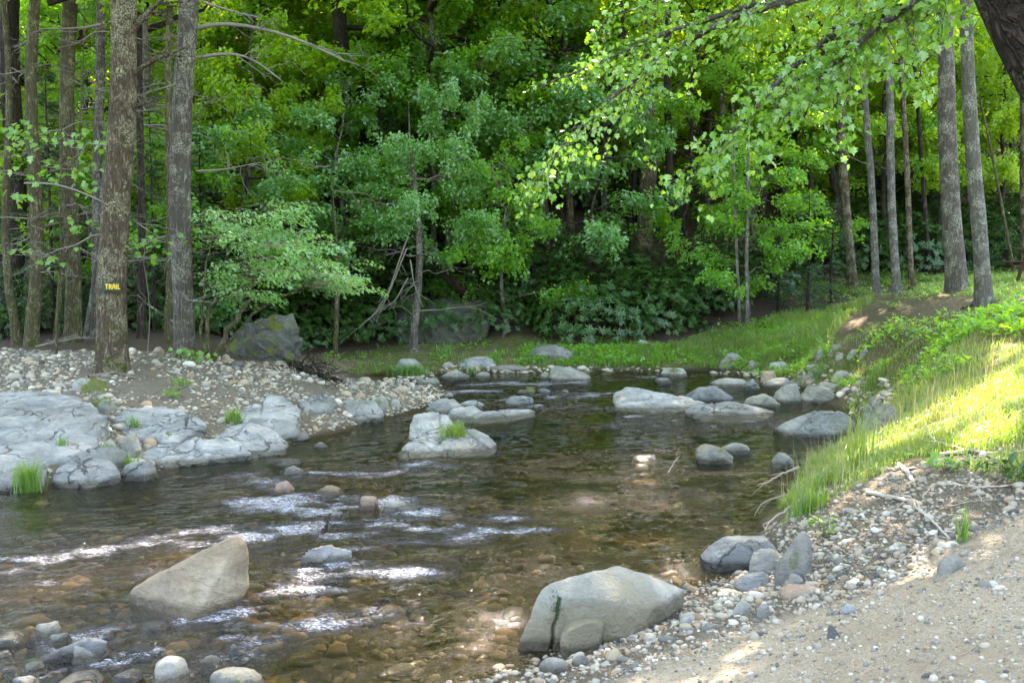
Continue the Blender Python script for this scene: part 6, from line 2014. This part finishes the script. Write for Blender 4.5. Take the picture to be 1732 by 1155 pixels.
# broad-leaved plants at the right bank
for i, (px, py, n, h, w, mt, lab) in enumerate([(1688, 822, 70, .16, .20, 'rhodo', 'bluish ground-cover plant at the right edge above the sand'), (1392, 912, 34, .20, .09, 'fern', 'pale leafy plant rooted among the shore stones'), (1600, 800, 40, .14, .16, 'leaf_mid', 'leafy plant on the upper right bank'), (1560, 580, 60, .4, .3, 'leaf_mid', 'green weed clump on the mound side')]):
    g = ground_at(px, py)
    lv = Leaves(420 + i)
    P = np.stack([rg.normal(0, w * .6, n), rg.normal(0, w * .5, n), rg.uniform(.02, h, n)], 1)
    A = nrm(np.stack([rg.normal(0, 1, n), rg.normal(0, 1, n), rg.uniform(-.2, .8, n)], 1))
    N = nrm(np.array([0, -.2, 1.0]) + rg.normal(0, .3, (n, 3)))
    N = nrm(N - A * (N * A).sum(1, keepdims=True))
    L = rg.uniform(.05, .11, n)
    lv.raw(P, A, N, L, L * .45)
    t = thing('leafy_plant', lab, 'plant', g)
    obj('foliage', lv.mesh('foliage', mt, 'oval'), t)
    mb = MB()
    for q in P[:10]:
        mb.tube(np.array([(0, 0, -.03), q * .6, q]), [.004, .003, .002], 4)
    obj('stem', mb.mesh('stem', M['twig_brown']), t)

# ------------------------------------------------------------------ dead wood, roots, branches on the ground
def ground_path(pts, lift=.012):
    out = []
    for q in pts:
        g = ground_at(q[0], q[1], 0.0)
        g = g.copy()
        g[2] += (q[2] if len(q) > 2 else lift)
        out.append(g)
    return np.array(out)


def smooth_path(P, n):
    t = np.concatenate([[0], np.cumsum(np.linalg.norm(np.diff(P, axis=0), axis=1))])
    ti = np.linspace(0, t[-1], n)
    Q_ = np.stack([np.interp(ti, t, P[:, c]) for c in range(3)], 1)
    for _ in range(2):
        Q_[1:-1] = (Q_[:-2] + 2 * Q_[1:-1] + Q_[2:]) / 4
    return Q_


def stick(name, lab, pts, r, mat, group=None, twigs=0, seed=0, taper=.35, cat='branch', lift=None):
    P = smooth_path(ground_path(pts, r * .8 if lift is None else lift), 26)
    o_ = P[0].copy()
    rg_ = np.random.default_rng(seed + 500)
    Q_ = P - o_
    Q_[1:-1] += rg_.normal(0, r * .25, (24, 3))
    mb = MB()
    mb.tube(Q_, np.linspace(r, r * taper, 26), 9, noise=r * .25, nf=.5 / r * .5)
    for i in range(twigs):
        k = rg_.integers(6, 26)
        dv = nrm(np.array([rg_.normal(0, 1), rg_.normal(0, 1), rg_.uniform(0, .5)]))
        dead_branch(mb, Q_[k], dv, rg_.uniform(.15, .5) * (r / .02) ** .5, r * .4, rg_, 1, .1)
    return tag(obj(name, mb.mesh(name, M[mat]), None, o_), lab, cat, group)


G_ST = 'dead branches on the near right bank'
stick('fallen_branch', 'bleached dead branch bending across the near gravel', [(1466, 836), (1500, 842), (1545, 852), (1575, 885), (1605, 915)], .018, 'drift', G_ST, 3, 1)
stick('fallen_branch', 'short bleached stick above the long dead branch', [(1520, 788), (1532, 800), (1545, 818)], .02, 'drift', G_ST, 0, 2, .7)
stick('fallen_branch', 'thin twig below the dead branch on gravel', [(1520, 950), (1560, 932), (1600, 922), (1650, 932)], .008, 'root', G_ST, 3, 3)
stick('fallen_branch', 'long thin root-like stick above the gravel at right', [(1590, 862), (1640, 852), (1690, 848)], .007, 'root', G_ST, 2, 4)
stick('fallen_branch', 'weathered stick at the grass edge upper right', [(1590, 772), (1640, 766), (1700, 772), (1732, 768)], .018, 'drift', G_ST, 2, 5)
stick('fallen_branch', 'second weathered stick along the right bank path', [(1600, 820), (1660, 826), (1725, 824)], .012, 'drift', G_ST, 2, 6)
stick('fallen_branch', 'brown twig lying across the pebbles below the leaning rock', [(1390, 912), (1420, 930), (1446, 946)], .008, 'root', G_ST, 1, 7)
stick('fallen_branch', 'dark twig pile strand below the dead branch', [(1575, 925), (1545, 948), (1490, 955)], .008, 'root', G_ST, 1, 8)
stick('fallen_branch', 'thin grey twig on the sand right of the flat stone', [(1690, 980), (1715, 975), (1732, 978)], .006, 'drift', G_ST, 0, 9)
stick('fallen_branch', 'small pale stick on the upper right gravel', [(1560, 842), (1572, 830), (1574, 822)], .006, 'drift', G_ST, 0, 10)
# exposed roots hanging from the bank
G_RT = 'exposed roots under the grass bank'
for i, (pts, r, lab) in enumerate([
    ([(1365, 838, 7.8), (1330, 862, 7.7), (1300, 882, 7.6), (1290, 910, 7.5), (1292, 950, 7.4), (1290, 962, 7.4)], .016, 'long bent root dropping to the waterline rock'),
    ([(1345, 842, 7.9), (1350, 880, 7.6), (1352, 905, 7.5), (1372, 920, 7.3)], .010, 'pale root curving down over the leaning rock'),
    ([(1330, 836, 8.0), (1300, 845, 8.0), (1285, 855, 8.0), (1276, 872, 8.0)], .008, 'thin pale root arching out over the water'),
    ([(1320, 880, 7.8), (1290, 886, 7.8), (1300, 905, 7.6)], .010, 'stub root looping at the bank edge'), ([(1330, 866, 7.8), (1322, 900, 7.6), (1312, 930, 7.5)], .008, 'straight thin root hanging inside the hollow'),
    ([(1360, 860, 7.6), (1340, 910, 7.4), (1310, 925, 7.4)], .007, 'fine root crossing the hollow'), ([(1352, 790, 8.8), (1325, 800, 8.8), (1300, 815, 8.8), (1282, 820, 8.8)], .014, 'broken branch poking from the bank above the pool')]):
    P = smooth_path(np.array([at(*q) for q in pts]), 20)
    mb = MB()
    rg_ = np.random.default_rng(700 + i)
    Q_ = P - P[0]
    Q_[1:-1] += rg_.normal(0, r * .3, (18, 3))
    mb.tube(Q_, np.linspace(r, r * .35, 20), 7, noise=r * .2, nf=12)
    for k in range(3):
        dead_branch(mb, Q_[rg_.integers(4, 18)], nrm(np.array([rg_.normal(-.5, .6), rg_.normal(0, .6), rg_.normal(-.6, .5)])), rg_.uniform(.08, .25), r * .35, rg_, 0)
    tag(obj('root', mb.mesh('root', M['root']), None, P[0]), lab, 'root', G_RT)
# far side
stick('fallen_log', 'bleached fallen branch lying along the far bank', [(520, 588, .3), (560, 580, .35), (620, 575, .3), (660, 565, .4), (692, 562, .4)], .05, 'drift', None, 5, 20, .5)
stick('driftwood', 'dark tangle of driftwood at the upper end of the gravel bar', [(488, 618), (520, 632), (568, 648)], .07, 'bark_dark', None, 16, 21, .6, 'driftwood')
stick('driftwood', 'second snag of dead twigs on the driftwood pile', [(498, 612), (540, 626), (560, 640)], .05, 'twig_brown', None, 18, 22, .6, 'driftwood')
stick('fallen_branch', 'thin dark branch lying on the gravel bar', [(366, 643), (410, 640), (452, 637)], .018, 'twig_brown', None, 2, 23)
stick('fallen_branch', 'dark root-like branch at the trail tree foot', [(150, 640), (200, 632), (222, 640), (240, 646)], .028, 'twig_brown', None, 2, 24)
stick('fallen_branch', 'small dark upright twig stub on the gravel', [(281, 636, .02), (283, 634, .12), (284, 632, .22)], .012, 'twig_brown', None, 0, 25)
stick('fallen_branch', 'brush of dead needles and twigs on the gravel below the tuft', [(275, 668), (300, 660), (330, 652)], .012, 'twig_brown', None, 12, 26)
stick('fallen_branch', 'dark stick jutting from the riffle', [(545, 905, .0), (552, 897, .03), (560, 886, .10)], .018, 'bark_dark', None, 0, 27)
stick('fallen_branch', 'thin twig stuck in the pool rocks', [(1130, 800, .0), (1140, 790, .05), (1150, 785, .10)], .006, 'root', None, 6, 28)
stick('fallen_branch', 'brushy dead branches piled behind the left trunks', [(60, 596, .1), (130, 590, .2), (170, 586, .15)], .02, 'twig', None, 16, 29)
stick('fallen_branch', 'dead limb arching at the foot of the far dark shrubs', [(1095, 548, .5), (1130, 540, .6), (1165, 545, .5)], .04, 'bark_dark', None, 3, 30)
# drooping dead tangle on the slim far trunk
tr = TREES[13]
for i, pts in enumerate([[(690, 400, 23.4), (672, 450, 23.0), (655, 500, 22.8), (630, 535, 22.6)], [(688, 420, 23.4), (668, 470, 23.1), (648, 520, 22.9), (600, 560, 22.7)], [(694, 440, 23.4), (700, 480, 23.0), (715, 520, 22.8)], [(690, 470, 23.3), (668, 510, 23.0), (640, 528, 22.8)]]):
    mb = MB()
    P = smooth_path(np.array([at(*q) for q in pts]), 14) - tr[3]
    rg_ = np.random.default_rng(800 + i)
    mb.tube(P, np.linspace(.022, .006, 14), 5)
    for k in range(8):
        dead_branch(mb, P[rg_.integers(3, 14)], nrm(np.array([rg_.normal(-.3, .6), rg_.normal(0, .5), rg_.normal(-.6, .4)])), rg_.uniform(.2, .6), .008, rg_, 1)
    obj('branch', mb.mesh('branch', M['twig']), tr[0])
# roots of the mound tree
stick('root', 'dark surface root at the foot of the pale mound trunk', [(1662, 512), (1640, 520), (1625, 528)], .05, 'bark_grey', None, 0, 40, .3, 'root')
stick('fallen_branch', 'grey dead branch lying on the mound slope', [(1520, 600), (1560, 585), (1590, 570)], .018, 'twig', None, 3, 41)

# leaf litter on sand and gravel (too many to count)
lv = Leaves(900)
ql = np.concatenate([scatter(260, Z_GRAVR, 51), scatter(160, Z_SAND, 52), scatter(700, Z_BAR, 53), scatter(700, Z_BARE, 54), scatter(900, Z_MOSS, 55)])
P = on_ground(ql, .02)
P = P[P[:, 2] > .03]
r_ = np.random.default_rng(901)
A = nrm(np.stack([r_.normal(0, 1, len(P)), r_.normal(0, 1, len(P)), r_.normal(0, .25, len(P))], 1))
N = nrm(np.array([0, 0, 1.0]) + r_.normal(0, .35, (len(P), 3)))
N = nrm(N - A * (N * A).sum(1, keepdims=True))
L = r_.uniform(.025, .07, len(P))
lv.raw(P, A, N, L, L * .45)
tag(obj('leaf_litter', lv.mesh('leaf_litter', 'leaf_dead')), 'scattered dry brown leaves on gravel and sand', 'leaves', kind='stuff')

# ------------------------------------------------------------------ trail sign
tt_, tpath, trad, tb = TREES[1]
ds = 14.6
cpos = at(197.5, 485, ds)
j = int(np.argmin(np.abs(tpath[:, 2] - (cpos[2] - tb[2]))))
axis = tpath[j] + tb
cpos = np.array([axis[0] + .10, axis[1] - trad[j] - .035, cpos[2]])
sg = thing('trail_sign', 'small dark green board with yellow TRAIL lettering nailed to the pine', 'sign', cpos)
sg.rotation_euler = (0, 0, math.radians(10))
SWd, SHt = .275, .145
mb = MB()
mb.box((0, 0, 0), (SWd / 2, .012, SHt / 2))
bm_ = mb.mesh('board', M['sign_green'], False)
bo = obj('board', bm_, sg)
md = bo.modifiers.new('bevel', 'BEVEL')
md.width = .004
md.segments = 2
LET = {'T': [((0, 1), (1, 1)), ((.5, 1), (.42, 0))], 'R': [((.05, 0), (.1, 1)), ((.1, 1), (.85, .85)), ((.85, .85), (.8, .55)), ((.8, .55), (.1, .5)), ((.4, .5), (.95, 0))], 'A': [((0, 0), (.35, 1)), ((.35, 1), (.85, .95)), ((.85, .95), (.95, 0)), ((.2, .45), (.88, .45))],
       'I': [((.5, 0), (.5, 1))], 'L': [((.2, 1), (.15, 0)), ((.15, 0), (1, .06))]}
xx = -.085
for ch, w in (('T', .046), ('R', .040), ('A', .042), ('I', .016), ('L', .034)):
    mb = MB()
    for (a, b), (c, d) in LET[ch]:
        p, q = np.array([xx + a * w, b * .075 - .036]), np.array([xx + c * w, d * .075 - .036])
        v = q - p
        Ln = np.hypot(*v)
        ang = math.atan2(v[1], v[0])
        Rm = np.array([[math.cos(ang), 0, -math.sin(ang)], [0, 1, 0], [math.sin(ang), 0, math.cos(ang)]])
        cc = (p + q) / 2
        mb.box((cc[0], -.0135 - .0004 * len(mb.V), cc[1]), (Ln / 2 + .004, .0025, .0065), Rm)
    obj('letter', mb.mesh('letter', M['sign_yellow'], False), sg)
    xx += w + .011
for sx in (-1, 1):
    mb = MB()
    mb.tube(np.array([(sx * .122, -.012, 0), (sx * .122, -.016, 0)]), [.005, .004], 8)
    obj('nail', mb.mesh('nail', M['twig']), sg)

# ------------------------------------------------------------------ picnic table at the right edge
tx_, ty_ = 12.95, 21.0
tz_ = HZ(tx_, ty_)
pt = thing('picnic_table', 'dark brown wooden picnic table at the right picture edge', 'table', (tx_, ty_, tz_))
pt.rotation_euler = (0, 0, math.radians(8))


def plank(nm, c, hf, R_=None):
    mb = MB()
    mb.box(c, hf, R_)
    o = obj(nm, mb.mesh(nm, M['table_wood'], False), pt)
    m_ = o.modifiers.new('bevel', 'BEVEL')
    m_.width = .006
    m_.segments = 2


for k in range(5):
    plank('tabletop_plank', (0, -.30 + k * .15, .74), (.92, .07, .019))
for s in (-1, 1):
    for k in range(2):
        plank('bench_plank', (0, s * (.66 + k * .15 - .075), .45), (.92, .07, .019))
for s in (-1, 1):
    plank('bench_support', (s * .62, 0, .405), (.022, .78, .045))
    plank('top_cleat', (s * .62, 0, .70), (.022, .36, .02))
    for q in (-1, 1):
        a = q * math.radians(24)
        Rm = np.array([[1, 0, 0], [0, math.cos(a), -math.sin(a)], [0, math.sin(a), math.cos(a)]])
        plank('leg', (s * .665, q * .42, .34), (.02, .045, .40), Rm)

# ------------------------------------------------------------------ openings in the canopy: leaves missing along these sun paths
bpy.context.view_layer.update()
sv = np.array(SUNV[:])


def sp(px, py, dz=0.0, d=None):
    g = ground_at(px, py, 0.0) if d is None else at(px, py, d)
    return g + np.array([0, 0, dz])


GAPS = [(sp(1640, 690), .85), (sp(1560, 725), .6), (sp(1720, 655), .75), (sp(1490, 760), .5), (sp(1690, 735), .4), (sp(1600, 470, 0, 26), 1.3), (sp(1690, 465, 0, 25), 1.0), (sp(1250, 590), .5), (sp(1410, 545), .45), (sp(1095, 850), .32), (sp(1090, 780), .22),
        (sp(1000, 690), .5), (sp(965, 636), .4), (sp(110, 960), .4), (sp(300, 915), .35), (sp(650, 800), .3), (sp(1130, 600), .35), (sp(1720, 590), .4)]
fresh = {}
for o in [o for o in bpy.data.objects if o.name.startswith('crown') and o.type == 'MESH' and not o.parent.name.startswith('understory')]:
    me = o.data
    bb = np.array([tuple(o.matrix_world @ Vector(c)) for c in o.bound_box])
    cen, rad_ = bb.mean(0), np.linalg.norm(bb[0] - bb[6]) / 2
    hits = []
    for g, r in GAPS:
        v = cen - g
        t_ = v @ sv
        if t_ > -rad_ and np.linalg.norm(v - sv * t_) < rad_ + r:
            hits.append((g, r))
    if not hits:
        continue
    nv = len(me.vertices)
    co = np.empty(nv * 3, np.float32)
    me.vertices.foreach_get('co', co)
    co = co.reshape(-1, 3)
    rn = np.empty(nv, np.float32)
    me.attributes['rnd'].data.foreach_get('value', rn)
    k_ = 13 if len(me.loops) * 4 > len(me.vertices) * 8 else 4
    if nv % k_ or len(me.polygons) * k_ != nv * (12 if k_ == 13 else 2):
        continue
    Mw = np.array(o.matrix_world)
    wc = co.reshape(-1, k_, 3).mean(1) @ Mw[:3, :3].T + Mw[:3, 3]
    dead_ = np.zeros(len(wc), bool)
    wob = 1 + .45 * vnoise(wc * 1.7, 3)
    for g, r in hits:
        v = wc - g
        t_ = v @ sv
        dead_ |= (t_ > 1.2) & (np.linalg.norm(v - t_[:, None] * sv, axis=1) < r * wob)
    if dead_.sum() < 40:
        continue
    tt2 = TPL['maple' if k_ == 13 else 'quad'][1]
    keepc = co.reshape(-1, k_, 3)[~dead_]
    T = (tt2[None] + (np.arange(len(keepc)) * k_)[:, None, None]).reshape(-1, 3)
    o.data = mesh_np('crown', keepc.reshape(-1, 3), T, False, me.materials[0], {'rnd': rn.reshape(-1, k_)[~dead_].ravel()})
